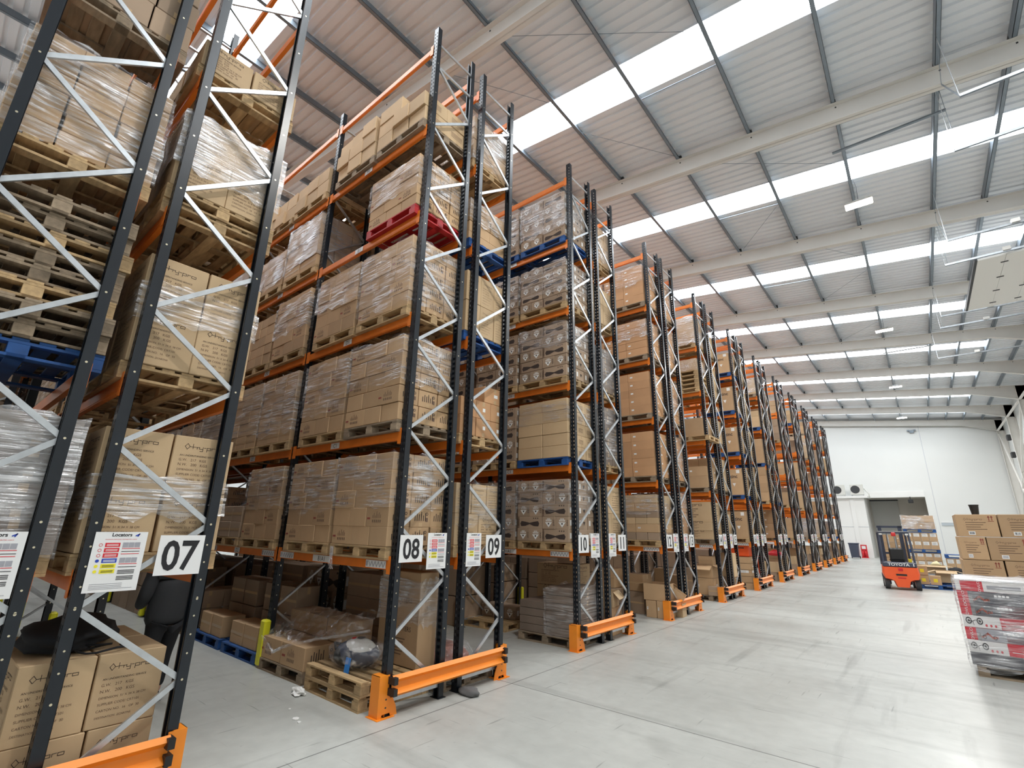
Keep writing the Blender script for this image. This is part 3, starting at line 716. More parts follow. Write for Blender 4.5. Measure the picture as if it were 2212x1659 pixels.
def film_mesh(W, D, z0, z1, seed, mat='film', amp=.007):
    r = random.Random(seed); b = MB(); nx, nz = 9, max(3, int((z1-z0)/.11))
    per = [(-W/2+W*i/nx, -D/2) for i in range(nx)]+[(W/2, -D/2+D*i/nx) for i in range(nx)]+[(W/2-W*i/nx, D/2) for i in range(nx)]+[(-W/2, D/2-D*i/nx) for i in range(nx)]
    n = len(per); vs = []
    sk = [r.uniform(-.05, .05) for _ in range(n)]; sk2 = [r.uniform(-.04, .04) for _ in range(n)]
    for k in range(nz+1):
        for i, (x, y) in enumerate(per):
            l = math.hypot(x, y); a = .012+r.uniform(0, amp*2)
            z = z0+(z1-z0)*k/nz + (sk[i] if k == 0 else sk2[i] if k == nz else r.uniform(-.02, .02))
            sx = 1+a/max(abs(x), W/2) if abs(abs(x)-W/2) < 1e-6 else 1; sy = 1+a/(D/2) if abs(abs(y)-D/2) < 1e-6 else 1
            vs.append((x*sx, y*sy, z))
    fs = []
    for k in range(nz):
        for i in range(n): fs.append((k*n+i, k*n+(i+1) % n, (k+1)*n+(i+1) % n, (k+1)*n+i))
    b.add(vs, fs, mat); return b
def load(x1, y0, z, desc, style, rows, pal='wood', wrap=None, W=1.2, D=1.0, group=None, vis=1.0, detail=True, film_k='film', npal=1, jit=.008, seed=None, fr='aisle', drop=0, pz=.15, back=False):
    """a palletised stack: right edge x1, low-y face y0, standing at height z. rows: (height, cartons across, cartons deep)"""
    r = random.Random(seed if seed is not None else int((x1*131+y0*977+z*57)*10)); cx, cyy = x1-W/2, y0+D/2
    if pal:
        for i in range(npal):
            pallet(pal, cx-.6+r.uniform(-.02, .02), cyy-.5, z+.15*i, '%s pallet under the %s' % (PCOL[pal], desc) if npal == 1 else '%s pallet, %s of the pile under the %s' % (PCOL[pal], ORD[i], desc), detail)
        zz = z+pz*npal+.001
    else: zz = z
    base = zz; g = group or 'cartons on the '+desc
    for ri, (h, nx, ny) in enumerate(rows):
        wx, dy = W/nx, D/ny
        st = style if isinstance(style, str) else style[ri % len(style)]
        if st == 'zinc' and ri % 2: pass
        px = cx+W/2
        widths = [wx]*nx
        if st == 'zinc': widths = [.6, .3, .3] if ri % 2 == 0 else [.3, .3, .6]
        elif st == 'glyph' and nx == 3: widths = [.36, .38, .46] if ri % 2 == 0 else [.46, .36, .38]
        last = ri == len(rows)-1
        for i, ww in enumerate(widths):
            px -= ww
            for j in range(ny):
                if i > 0 and j > 0 and not (back and j == ny-1) and not (last and vis >= 3): continue
                if last and drop and r.random() < drop: continue
                x = px+ww/2+r.uniform(-jit, jit)*.6; y = y0+dy*(j+.5)+r.uniform(-jit, jit)
                if j == 0 and i > 0: nmx = 'carton %s from the end, %s row up' % (ORD[i], ORD[ri])
                elif j == 0: nmx = 'corner carton, %s row up' % ORD[ri]
                else: nmx = 'carton %s back, %s row up' % (ORD[j], ORD[ri])
                carton(st, (ww-.004, dy-.004, h), x, y, zz, '%s %s, %s' % (TONE[st], nmx, desc), g, r.uniform(-.012, .012), vis*(1.0 if last or i < 99 else 1))
        zz += h
    if wrap:
        a, c = wrap; H = zz-base
        FILMS.append((W, D, base+H*a, base+H*c, cx, cyy, desc, film_k, int(abs(x1*100+y0*10+z*7))))
    return zz
# ------------------------------------------------------------------ filling the racks
SLOT = ['end load', 'second load in', 'third load in', 'fourth load in', 'fifth load in', 'sixth load in', 'seventh load in', 'eighth load in', 'ninth load in', 'tenth load in']
xslot = lambda i: -.12-2.8*(i//2)-1.28*(i % 2)
G5 = [(.225, 3, 3)]*5
def lv(l): return LV[l]+BT
Y08 = .25
PAIRS = list(range(-1, 11))
for k in PAIRS:
    y0 = Y08+PITCH_Y*k
    bays_l = {-1: 9, 0: 9, 1: 5, 2: 4}.get(k, 2); bays_r = {-1: 9, 0: 9, 1: 5, 2: 4}.get(k, 2)
    rack(8+2*k, y0, True, bays_l); rack(9+2*k, y0+1.1, False, bays_r)
    guard(k, y0)
    if k >= 0:
        number_sign(y0+.03, '%02d' % (8+2*k), 'white sign numbered %s on the rack end in black digits' % num(8+2*k))
    number_sign(y0+1.1+(.44 if k >= 0 else .47), '%02d' % (9+2*k), 'white sign numbered %s on the rack end in black digits' % num(9+2*k), .33)
    notice(y0+.46, 1.465, .32, .43, 'white load notice beside the sign numbered %s' % num(8+2*k) if k >= 0 else 'white load notice on the rack before the sign numbered seven')
    notice(y0+1.1+.05, 1.465, .29 if k >= 0 else .33, .43, 'white load notice beside the sign numbered %s' % num(9+2*k))
R8 = lambda l, i: '%s, level %s, rack eight' % (SLOT[i], l)
yf = Y08-.07
def r8(l, i, rows, **kw):
    kw.setdefault('wrap', (.3, .97)); kw.setdefault('style', 'glyph'); kw.setdefault('vis', 1 if i < 4 else .7)
    load(xslot(i)+kw.pop('dx', 0), yf, lv(l), R8(l, i), kw.pop('style'), rows, **kw)
# level B
r8('B', 0, G5, wrap=(.40, 1.0)); r8('B', 1, G5, wrap=(.36, .97)); r8('B', 2, G5, wrap=(.42, .98))
r8('B', 3, [(.26, 3, 3)]*2+[(.22, 2, 3)], wrap=None, style='dull', drop=.3)
# level C
r8('C', 0, [(.235, 3, 3)]*5, wrap=(.45, 1.0), pal='woodo'); r8('C', 1, [(.24, 3, 3)]*5, wrap=(.25, .95)); r8('C', 2, [(.24, 3, 3)]*5, wrap=(.1, .98), style='plain'); r8('C', 3, [(.24, 3, 3)]*5, wrap=(.2, .98), style='plain')
# level D
r8('D', 0, [(.22, 3, 3)]*5, wrap=(.05, .98)); r8('D', 1, [(.225, 3, 3)]*5, wrap=(.42, .92)); r8('D', 2, [(.23, 3, 3)]*5, wrap=(.35, .9)); r8('D', 3, [(.2, 4, 3)]*5, wrap=None, style='plain')
# level E: red pallet, then an empty place
r8('E', 0, [(.18, 3, 3)]*5, wrap=(.35, .92), pal='red'); r8('E', 2, [(.22, 2, 3)]*5, wrap=(.15, 1.0), style='plain', film_k='filmw'); r8('E', 3, [(.2, 3, 3)]*4, wrap=(.1, .95), film_k='filmw')
# level F: loose cartons
r8('F', 0, [(.27, 3, 2), (.27, 3, 2), (.27, 2, 2)], wrap=None, style='pale', pal='woodo', jit=.03, drop=.35); r8('F', 1, [(.28, 3, 2), (.28, 3, 2), (.27, 3, 2)], wrap=None, style='pale', jit=.03, drop=.3, pal='woodo')
r8('F', 2, [(.29, 3, 2), (.29, 3, 2), (.30, 3, 2)], wrap=None, style='pale', jit=.03, drop=.6); r8('F', 3, [(.3, 3, 2), (.3, 3, 2)], wrap=None, style='pale', jit=.03, drop=.2)
for i in range(4, 12):
    for l in 'BCDEF':
        if (i, l) in ((5, 'E'), (8, 'C'), (9, 'F')): continue
        if i > 9: continue
        r8(l, i, [(rnd.choice((.2, .23, .25)), rnd.choice((2, 3, 3)), 3)]*rnd.choice((4, 4, 5)), wrap=(.1, .95) if rnd.random() < .7 else None, style=rnd.choice(('glyph', 'plain', 'dull')), detail=False, vis=.35)
def deep(y0, z, bays, desc):      # stock deep in the runs, big plain cartons two or three high
    for i in range(2*bays[0], 2*bays[1]):
        n = rnd.choice((2, 2, 3)); h = 1.15/n
        for q in range(n):
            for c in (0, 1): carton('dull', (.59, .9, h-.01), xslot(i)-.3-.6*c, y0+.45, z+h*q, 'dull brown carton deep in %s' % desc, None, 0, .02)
for l in [None]+list('BCDEF'):
    z = 0 if l is None else lv(l)
    deep(Y08, z, (3 if l is None else 5, 9), 'rack eight'); deep(Y08+1.1, z, (2, 9), 'rack nine')
    deep(Y08-PITCH_Y, z, (1 if l is None else 2, 9), 'rack six'); deep(Y08-PITCH_Y+1.1, z, (4, 9), 'rack seven')
    for k in range(3, 11):
        for q in (0, 1):
            if l is None: deep(Y08+PITCH_Y*k+1.1*q, z, (1, 2), 'rack '+num(8+2*k+q))
    for k in (1, 2):
        for q in (0, 1): deep(Y08+PITCH_Y*k+1.1*q, z, (1 if l is None else (2 if q == 0 else 1), 5 if k == 1 else 4), 'rack '+num(8+2*k+q))
# rack nine, behind rack eight: only its end and its gap side show
Y09 = Y08+1.1; yb = Y09-.06
R9 = lambda l, i: '%s, level %s, rack nine' % (SLOT[i], l)
def r9(l, rows, style, i=0, **kw): kw.setdefault('vis', .9); load(xslot(i), yb, lv(l), R9(l, i), style, rows, **kw)
r9('B', [(.42, 2, 2), (.42, 2, 3)], 'big', wrap=(.3, 1.0), D=.95); r9('C', [(.28, 3, 3), (.28, 3, 3), (.26, 3, 2)], 'orange', drop=.4)
r9('D', [(.52, 2, 3), (.52, 2, 3)], 'hypro', pal='blue'); r9('E', [(.14, 1, 1), (.2, 2, 2), (.22, 2, 2), (.2, 2, 2)], 'plain', pal='blue', wrap=(.45, 1.0))
r9('F', [(.2, 1, 1)]+[(.24, 2, 2)]*3, 'plain', wrap=(.05, 1.0), film_k='filmw')
for l in 'BCDEF':
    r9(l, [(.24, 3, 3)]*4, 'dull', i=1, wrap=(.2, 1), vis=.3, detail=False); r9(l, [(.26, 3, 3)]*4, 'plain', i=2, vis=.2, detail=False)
# rack seven and six, closest to the camera
Y06 = Y08-PITCH_Y; Y07 = Y06+1.1
R7 = lambda l, i: '%s, level %s, rack seven' % (SLOT[i], l)
def r7(l, rows, style, i=0, **kw): kw.setdefault('vis', 1.0); load(xslot(i), Y07-.03, lv(l), R7(l, i), style, rows, **kw)
r7('B', [(.49, 2, 2), (.49, 2, 2)], 'hypro', wrap=(.28, .62), D=.97); r7('C', [(.51, 2, 2), (.51, 2, 2)], 'hypro', wrap=(.40, .75), D=.97)
r7('D', [(.45, 2, 2), (.45, 2, 2)], 'hypro', wrap=(.25, 1.0), film_k='filmw', D=.97, npal=2); r7('E', [(.34, 2, 2)], 'hypro', D=.97)
for i in (1, 2, 3, 4, 5, 6):
    for l in 'BCD':
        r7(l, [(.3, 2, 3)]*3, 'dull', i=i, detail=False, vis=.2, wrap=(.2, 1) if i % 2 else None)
R6 = lambda l, i: '%s, level %s, rack six' % (SLOT[i], l)
def r6(l, rows, style, i=0, **kw): kw.setdefault('vis', 1.0); load(xslot(i), Y06-.05, lv(l), R6(l, i), style, rows, **kw)
r6('B', [(.25, 2, 2)]*4, 'grey', wrap=(.0, 1.0), film_k='filmw', vis=.5); r6('D', [(.17, 2, 3)]*6, 'plain', wrap=(.0, 1.0), vis=1.3)
for i in range(9):
    pallet('blue' if i == 0 else ('woodo' if i % 3 else 'wood'), xslot(0)-1.2+rnd.uniform(-.03, .03), Y06-.05+rnd.uniform(-.02, .02), lv('C')+.151*i,
           '%s pallet, %s of the empty pile on level C, rack six' % ('blue' if i == 0 else ('weathered' if i % 3 else 'pale'), ORD[i]), True)
r6('E', [(.3, 2, 3)]*3, 'dull', vis=.4, pal='woodo')
for l in 'BD': r6(l, [(.3, 2, 3)]*4, 'dull', i=1, vis=.2, detail=False)
# rack ten
Y10 = Y08+PITCH_Y; R10 = lambda l, i: '%s, level %s, rack ten' % (SLOT[i], l)
def r10(l, rows, style, i=0, **kw): kw.setdefault('vis', 1.0 if i == 0 else .6); load(xslot(i), Y10-.07, lv(l), R10(l, i), style, rows, **kw)
Z5 = [(.235, 3, 3)]*5
for i in (0, 1, 2):
    if i < 2: r10('B', [(.225, 3, 3)]*5, 'zinc', i, wrap=(.5, 1.0) if i == 0 else (.1, 1)); 
    r10('C', [(.23, 2, 3)]*5 if i == 0 else [(.225, 3, 3)]*5, 'pale' if i == 0 else 'zinc', i, pal='blue' if i == 0 else 'wood', wrap=(.6, .95) if i == 0 else None)
    r10('D', [(.235, 3, 3)]*5, 'zinc', i, wrap=(.55, 1) if i == 0 else None); r10('E', [(.2, 3, 3)]*5, 'zinc', i, wrap=(.3, 1)); r10('F', [(.225, 3, 3)]*5, 'zinc', i, pal='blue', wrap=(.2, 1), film_k='filmw' if i == 0 else 'film')
Y11 = Y10+1.1; R11 = lambda l, i: '%s, level %s, rack eleven' % (SLOT[i], l)
for l, st, rows in (('B', 'hypro', [(.55, 2, 2), (.55, 2, 2)]), ('C', 'grey', [(.25, 2, 3)]*5), ('D', 'grey', [(.25, 2, 3)]*4), ('E', 'pale', [(.5, 2, 2), (.4, 2, 2)]), ('F', 'plain', [(.25, 2, 3)]*4)):
    load(xslot(0), Y11-.06, lv(l), R11(l, 0), st, rows, vis=.8, wrap=(.1, 1) if l in 'CDF' else None)
Y12 = Y10+PITCH_Y; R12 = lambda l, i: '%s, level %s, rack twelve' % (SLOT[i], l)
for i in (0, 1):
    for l in 'BCDEF':
        if l == 'B': load(xslot(i), Y12-.07, lv(l), R12(l, i), ('dull', 'label', 'pale'), [(.18, 4, 3), (.2, 2, 3), (.15, 4, 3), (.15, 4, 3), (.2, 2, 3), (.2, 2, 3)], pal='wood', wrap=(.55, 1), vis=.9, detail=i == 0)
        else: load(xslot(i), Y12-.07, lv(l), R12(l, i), 'orange', [(.205 if l == 'E' else .225, 2, 3)]*5, pal='woodo', wrap=(.5, 1) if l in 'EF' else None, vis=.9, detail=i == 0, jit=.003)
Y13 = Y12+1.1
for l in 'BCDEF': load(xslot(0), Y13-.06, lv(l), '%s, level %s, rack thirteen' % (SLOT[0], l), 'orange', [(.24, 2, 3)]*5, pal='woodo', wrap=(.2, 1), vis=.6, detail=False)
Y14 = Y12+PITCH_Y; D14 = lambda l, i: '%s, level %s, rack fourteen' % (SLOT[i], l)
load(xslot(0), Y14-.07, lv('F'), D14('F', 0), 'plain', [(.25, 2, 2)]*4, wrap=(0, 1), film_k='filmw', detail=False)
for q in range(5): pallet('wood', xslot(0)-1.2, Y14-.07, lv('E')+.151*q, 'pale wooden pallet, %s of the pile on level E, rack fourteen' % ORD[q], True)
load(xslot(0), Y14-.07, lv('E')+.76, D14('E', 0), 'plain', [(.2, 2, 2)]*2, wrap=(0, 1), film_k='filmw', pal=None)
load(xslot(0), Y14-.07, lv('D'), D14('D', 0), 'label', [(.6, 1, 1)], W=.8, D=.8, pal='wood', detail=False)
load(xslot(0), Y14-.07, lv('C'), D14('C', 0), 'label', [(.35, 1, 2), (.3, 2, 2)], pal='woodo', detail=False)
load(xslot(0), Y14-.07, lv('B'), D14('B', 0), 'big', [(.25, 1, 1), (.25, 1, 1), (.6, 1, 1)], detail=False, pal='woodo')
for l in 'BCDEF': load(xslot(0), Y14+1.1-.06, lv(l), '%s, level %s, rack fifteen' % (SLOT[0], l), 'pale', [(.26, 2, 3)]*rnd.choice((3, 4)), pal=rnd.choice(('wood', 'woodo')), vis=.4, detail=False)
Y16 = Y14+PITCH_Y
for l in 'BCDEF': load(xslot(0)-(.0), Y16-.07, lv(l), '%s, level %s, rack sixteen' % (SLOT[0], l), 'zinct', [(.95, 2, 2)] if l != 'F' else [(.8, 2, 2)], W=1.2, pal='blue' if l != 'B' else 'wood', vis=1.0, detail=False)
for l in 'BCDEF': load(xslot(0), Y16+1.1-.06, lv(l), '%s, level %s, rack seventeen' % (SLOT[0], l), 'pale', [(.26, 2, 3)]*4, pal='wood', vis=.4, detail=False)
for k in range(5, 11):
    y0 = Y08+PITCH_Y*k
    for s in (0, 1):
        n_ = 8+2*k+s
        for l in 'BCDEF':
            if rnd.random() < (.12 if k < 8 else .3): continue
            st = rnd.choice(('label', 'plain', 'pale', 'dull', 'card' if False else 'big')); nr = rnd.choice((2, 3, 3, 4))
            load(xslot(0), y0+(1.04 if s else -.07), lv(l), '%s, level %s, rack %s' % (SLOT[0], l, num(n_)), st, [(rnd.choice((.25, .3, .36)), 2, 2)]*nr, pal=rnd.choice(('wood', 'woodo', 'wood', 'blue')), wrap=(.1, 1) if rnd.random() < .35 else None, film_k='filmw' if rnd.random() < .5 else 'film', vis=.35 if s else .6, detail=False)
# ------------------------------------------------------------------ goods on the floor under the racks
def floor_load(x1, y0, desc, style, rows, **kw): return load(x1, y0, 0.0, desc, style, rows, **kw)
# rack seven, floor: four tan cartons, black bag and strap on top
for r_, (h, ys) in enumerate(((.50, (-2.76, -2.30)), (.505, (-2.78, -2.33)))):
    for i, y in enumerate(ys):
        for j in (0, 1):
            wd = ((ys[1]-ys[0]) if i == 0 else -1.88-ys[1])-.012
            carton('hypro', (.62, wd, h-.004), -.45-.64*j, y+wd/2, .5*r_, 'tan carton on the floor of rack seven, %s row, %s the aisle%s' % (('bottom', 'upper')[r_], ('away from', 'beside')[i], '' if j == 0 else ', second deep'), 'tan cartons on the floor of rack seven', rnd.uniform(-.01, .01), 2 if j == 0 else .5)
def lump(c, r, k, seed, n=20, m=12, amp=.18, flat=0):
    q = random.Random(seed); b = MB(); b.ell((0, 0, 0), (1, 1, 1), k, n, m)
    ph = [q.uniform(0, 6) for _ in range(9)]
    vs = []
    for x, y, z in b.v:
        a = 1+amp*(math.sin(3*x+ph[0]+2*y)*.5+math.sin(5*y+ph[1]+z*3)*.35+math.sin(7*z+ph[2]+4*x)*.3+math.sin(11*x+9*y+ph[3])*.18)
        zz = z*a
        if zz < -flat: zz = -flat+(zz+flat)*.15
        vs.append((c[0]+x*a*r[0], c[1]+y*a*r[1], c[2]+zz*r[2]))
    b.v = vs; return b
o = empty('black_bag', (-.75, -2.45, 1.01)); lump((0, 0, .07), (.5, .32, .12), 'trouser', 3, 26, 14, .25, .5).build('bag', o, True)
b = MB(); pts = [(.38, .02, .03)]+[(.47+.10*math.cos(a), .15+.16*math.sin(a), .012+.01*math.sin(3*a)) for a in [2.6+i*.42 for i in range(15)]]; b.tube(pts, .008, 'trouser', 6); b.build('strap', o, True)
tag(o, 'soft black bag with a looped strap lying on the tan cartons of rack seven', 'bag')
# rack eight, floor
yf8 = .14
pallet('wood', -1.48, yf8, 0, 'pale wooden pallet on the floor beside the orange guard, lower of two', True, -.02); pallet('wood', -1.46, yf8-.01, .151, 'pale wooden pallet carrying the bagged machine, upper of two', True, -.012)
o = empty('tall_carton', (-.60, .98, .302)); b = MB(); b.cbox((0, 0, .55), (.80, .30, 1.10), 'card', None, .008)
b.text('FRYERS', (.14, -.152, .40), (1, 0, 0), (0, 0, 1), .055, 'ink'); b.text('FRYERS', (.12, -.152, .73), (1, 0, 0), (0, 0, 1), .06, 'ink2')
for i in range(6): b.box((-.06, -.152, .30-.035*i), (.16-.03*(i % 3), -.151, .312-.035*i), 'ink2')
b.build('box', o); film_mesh(.80, .30, .48, 1.03, 5, 'filmw').build('stretch_wrap', o)
tag(o, 'tall brown carton standing upright on the pallets under rack eight, film round its middle', 'carton')
def machine():
    o = empty('bagged_machine', (-.82, .42, .303), .35)
    b = MB(); b.ell((0, 0, .16), (.30, .17, .155), 'tgrey', 22, 12); b.ell((-.16, -.03, .13), (.14, .13, .12), 'black', 16, 10); b.build('body', o, True)
    b = MB(); b.ell((.03, -.01, .19), (.235, .15, .15), 'cream', 22, 12); b.build('cover', o, True)
    b = MB(); b.disc((.05, -.02, .3415), .05, (0, -.06, 1), 'black', 14); b.disc((-.04, -.04, .334), .03, (0, -.2, 1), 'signred', 12); b.build('emblem', o)
    b = MB(); b.tube([(-.26, -.08, .20), (-.33, -.02, .25), (-.30, .08, .22)], .016, 'black', 8); b.build('handle', o, True)
    b = MB(); b.box((-.02, -.215, -.03), (.05, -.21, .16), 'bluetag', Matrix.Rotation(.12, 4, 'Y')); b.build('blue_tag', o)
    lump((0, 0, .175), (.40, .24, .20), 'filml', 12, 28, 16, .07, .86).build('clear_bag', o)
    return tag(o, 'white and black machine in a clear bag with a blue tag on the wooden pallets', 'machine')
machine()
pallet('woodo', -2.83, .17, 0, 'weathered wooden pallet under film-draped cartons, floor of rack eight', True, .01)
for i in (0, 1):
    for j in (0, 1): carton('glyph', (.61, .48, .285), -1.93-.63*i+.02*j, .42+.49*j, .151, 'brown carton under the draped film, lower layer, %s' % (('toward the end', 'toward the yellow post guard')[i]+(', back row' if j else '')), 'film-draped cartons under rack eight', .01, 2)
for i in (0, 1, 2): carton('plain', (.52, .40, .285), -1.60-.55*i, .80+.02*i, .438, 'brown carton under the draped film, upper layer, %s from the end' % ORD[i], 'film-draped cartons under rack eight', rnd.uniform(-.05, .05), 2)
def drape():
    T = [(-2.86, .58, .74), (-2.45, .66, .80), (-2.0, .74, .80), (-1.55, .70, .79), (-1.15, .62, .83), (-.99, .78, .9)]
    M_ = [(-2.88, .30, .50), (-2.52, .33, .49), (-2.05, .36, .50), (-1.62, .40, .55), (-1.25, .46, .62), (-1.0, .74, .68)]
    B_ = [(-2.80, .15, .40), (-2.48, .14, .20), (-2.10, .15, .36), (-1.66, .33, .48), (-1.27, .44, .56), (-1.0, .73, .62)]
    q = random.Random(4); b = MB(); n, m = 36, 12; vs = []
    def P(L, t):
        t *= len(L)-1; i = min(int(t), len(L)-2); f = t-i; f = f*f*(3-2*f); return Vector(L[i])*(1-f)+Vector(L[i+1])*f
    for i in range(n+1):
        t = i/n
        for j in range(m+1):
            s = j/m; p = P(T, t).lerp(P(M_, t), s*1.6) if s < .625 else P(M_, t).lerp(P(B_, t), (s-.625)/.375)
            vs.append((p.x+q.uniform(-.012, .012), p.y+q.uniform(-.014, .006), p.z+.012+q.uniform(-.010, .014)))
    b.add(vs, [(i*(m+1)+j, (i+1)*(m+1)+j, (i+1)*(m+1)+j+1, i*(m+1)+j+1) for i in range(n) for j in range(m)], 'filml')
    b.tube([(-2.6, .16, .36)]+[tuple(P(B_, .28+.72*i/8)+Vector((0, -.02, .03))) for i in range(9)], [.012, .02, .022, .018, .016, .018, .02, .022, .02, .02], 'filmw', 8)
    return tag(b.build('film_sheet'), 'torn clear film draped over the low cartons under rack eight', 'plastic film')
drape()
for i in range(2):
    x1 = -2.98-1.32*i
    pallet('blue', x1-1.2, .19+.02*i, 0, 'dark blue pallet on the floor under rack eight, %s along the aisle' % ORD[i], True, rnd.uniform(-.02, .02))
    for j in (0, 1):
        carton('plain', (.46, .36, .32), x1-(.36 if i == 0 else .30)-.47*j, .42, .151, 'brown carton on the %s blue pallet along the aisle, %s from the end' % (ORD[i], ORD[j]), 'cartons on the blue pallets under rack eight', rnd.uniform(-.04, .04), 2)
    for r_ in (0, 1):
        for j in (0, 1): carton('dull', (.5, .4, .42), x1-.3-.55*j, .92, .151+.43*r_, 'dull brown carton at the back of the %s blue pallet, %s row' % (ORD[i], ORD[r_]), 'cartons on the blue pallets under rack eight', rnd.uniform(-.05, .05), 1)
for i in range(2, 4): floor_load(-2.98-1.32*i, .2, 'floor of rack eight, %s' % SLOT[i+2], 'dull', [(.3, 2, 2)]*(2+i % 2), pal=('woodo', 'blue')[i % 2], vis=.6, detail=False)
for i in range(3): floor_load(-1.5-1.35*i, 1.42, 'floor of rack nine, %s' % SLOT[i+1], ('dull', 'zinc')[i % 2], [(.36, 2, 2)]*3, pal='woodo', vis=.4, detail=False, D=.9)
o = empty('wrapped_bundle', (-.72, 1.66, .16)); lump((0, 0, .10), (.50, .40, .15), 'pink', 21, 26, 14, .2, .6).build('goods', o, True); lump((.02, .02, .12), (.56, .46, .20), 'filml', 22, 30, 16, .16, .75).build('clear_wrap', o)
tag(o, 'low pinkish bundle in clear plastic behind the orange guard between racks eight and nine', 'bundle'); pallet('woodo', -1.32, 1.16, 0, 'weathered wooden pallet under the pinkish plastic bundle', True)
b = MB(); q = random.Random(2); n, m = 20, 8; vs = []
for i in range(n+1):
    for j in range(m+1):
        t, s = i/n, j/m; x = -1.25+1.05*t; vs.append((x+q.uniform(-.01, .01), .98-.10*t+.22*s, .33+.16*(1-t)*(1-abs(2*s-1))+.05*math.sin(9*t+4*s)*.3+.03+q.uniform(-.008, .008)))
b.add(vs, [(i*(m+1)+j, (i+1)*(m+1)+j, (i+1)*(m+1)+j+1, i*(m+1)+j+1) for i in range(n) for j in range(m)], 'filml'); tag(b.build('film_scrap'), 'crumpled clear film trailing along the back of the wooden pallets', 'plastic film')
b = lump((.16, 1.40, .03), (.16, .10, .05), 'wedge', 31, 18, 10, .22, .5); tag(b.build('rubber_wedge', None, True), 'flat grey rubber wedge on the floor beside the rack nine upright', 'wedge')
for i, (x, y, s) in enumerate(((-.64, -.39, .05), (-.52, -.42, .03), (-.95, -.30, .02))):
    q = random.Random(i); b = MB(); b.prism([(x+s*math.cos(a)*q.uniform(.5, 1), y+s*math.sin(a)*q.uniform(.5, 1), .002) for a in (0, 1.1, 2.3, 3.4, 4.6, 5.5)], (0, 0, .006), 'label'); tag(b.build('paper_scrap'), ('larger white paper scrap on the aisle floor', 'small white paper scrap beside the larger one', 'tiny white paper chip alone on the aisle floor')[i], 'paper', 'paper scraps')
b = lump((-1.36, .02, .025), (.15, .07, .04), 'label', 41, 16, 9, .5, .5); tag(b.build('plastic_scrap'), 'crumpled white plastic scrap on the floor against the wooden pallets', 'plastic')
b = MB(); q = random.Random(5)
for i in range(5): b.tube([(-1.26+q.uniform(-.03, .03), .172, 1.70), (-1.25+q.uniform(-.03, .03), .165, 1.60), (-1.24+q.uniform(-.05, .05), .16, 1.50), (-1.24+q.uniform(-.06, .06), .17, 1.42)], [.014, .012, .009, .004], 'filmw', 6)
tag(b.build('film_tail'), 'frayed white film tail hanging over the level B beam of rack eight', 'plastic film')
# rack ten, floor
pallet('woodo', -1.33, 4.24, 0, 'weathered wooden pallet under the two piles of flat grey cartons', True)
for i, (nr, x) in enumerate(((6, -.42), (4, -1.03))):
    for r_ in range(nr):
        o = link('flat_carton', carton_mesh('grey', (.60, .94, .13), 0), None, (x+rnd.uniform(-.015, .015), 4.74, .151+.133*r_), rnd.uniform(-.02, .02))
        tag(o, 'flat grey carton, %s row up, in the %s pile on the floor of rack ten' % (ORD[r_], ('taller', 'lower')[i]), 'carton', 'flat grey cartons under rack ten')
film_mesh(.62, .96, 0, .80, 77, 'film').build('stretch_wrap').location = (-.42, 4.74, .152)
tag(bpy.data.objects[[o.name for o in COL.objects if o.name.startswith('stretch_wrap')][-1]], 'clear stretch film round the taller pile of flat grey cartons', 'stretch wrap', 'stretch films on pallet loads')
for r_ in range(3): carton('hypro', (.95, .6, .42 if r_ else .40), -1.25, 5.66, .0+.425*r_, 'tan carton %s row up in the pile behind the flat grey cartons' % ORD[r_], 'tan cartons behind the flat grey cartons', .03, 1.5)
carton('dull', (.5, .4, .16), -1.0, 5.6, 1.28, 'low dark carton topping the tan pile behind the flat grey cartons', None, .2, 1.2)
for i, (x, y) in enumerate(((-3.0, 4.42), (-1.78, 4.36))):
    if i == 0:
        pallet('wood', x-.05, y, 0, 'pale wooden pallet with printed cartons on the floor inside rack ten', True, .05)
        for j in range(3): carton('zinc', (.3, .45, .24), x+.25+.32*j, y+.72, .151, 'printed carton on the floor pallet inside rack ten, %s along' % ORD[j], 'printed cartons on the floor of rack ten', .05, 1.3)
carton('label', (.55, .5, .5), -.42, 5.85, .0, 'brown carton on the floor of rack eleven below an open one', None, .04, 1.5); carton('dull', (.4, .4, .3), -.95, 5.9, 0, 'dull brown carton against the floor cartons of rack eleven', None, .1, 1)
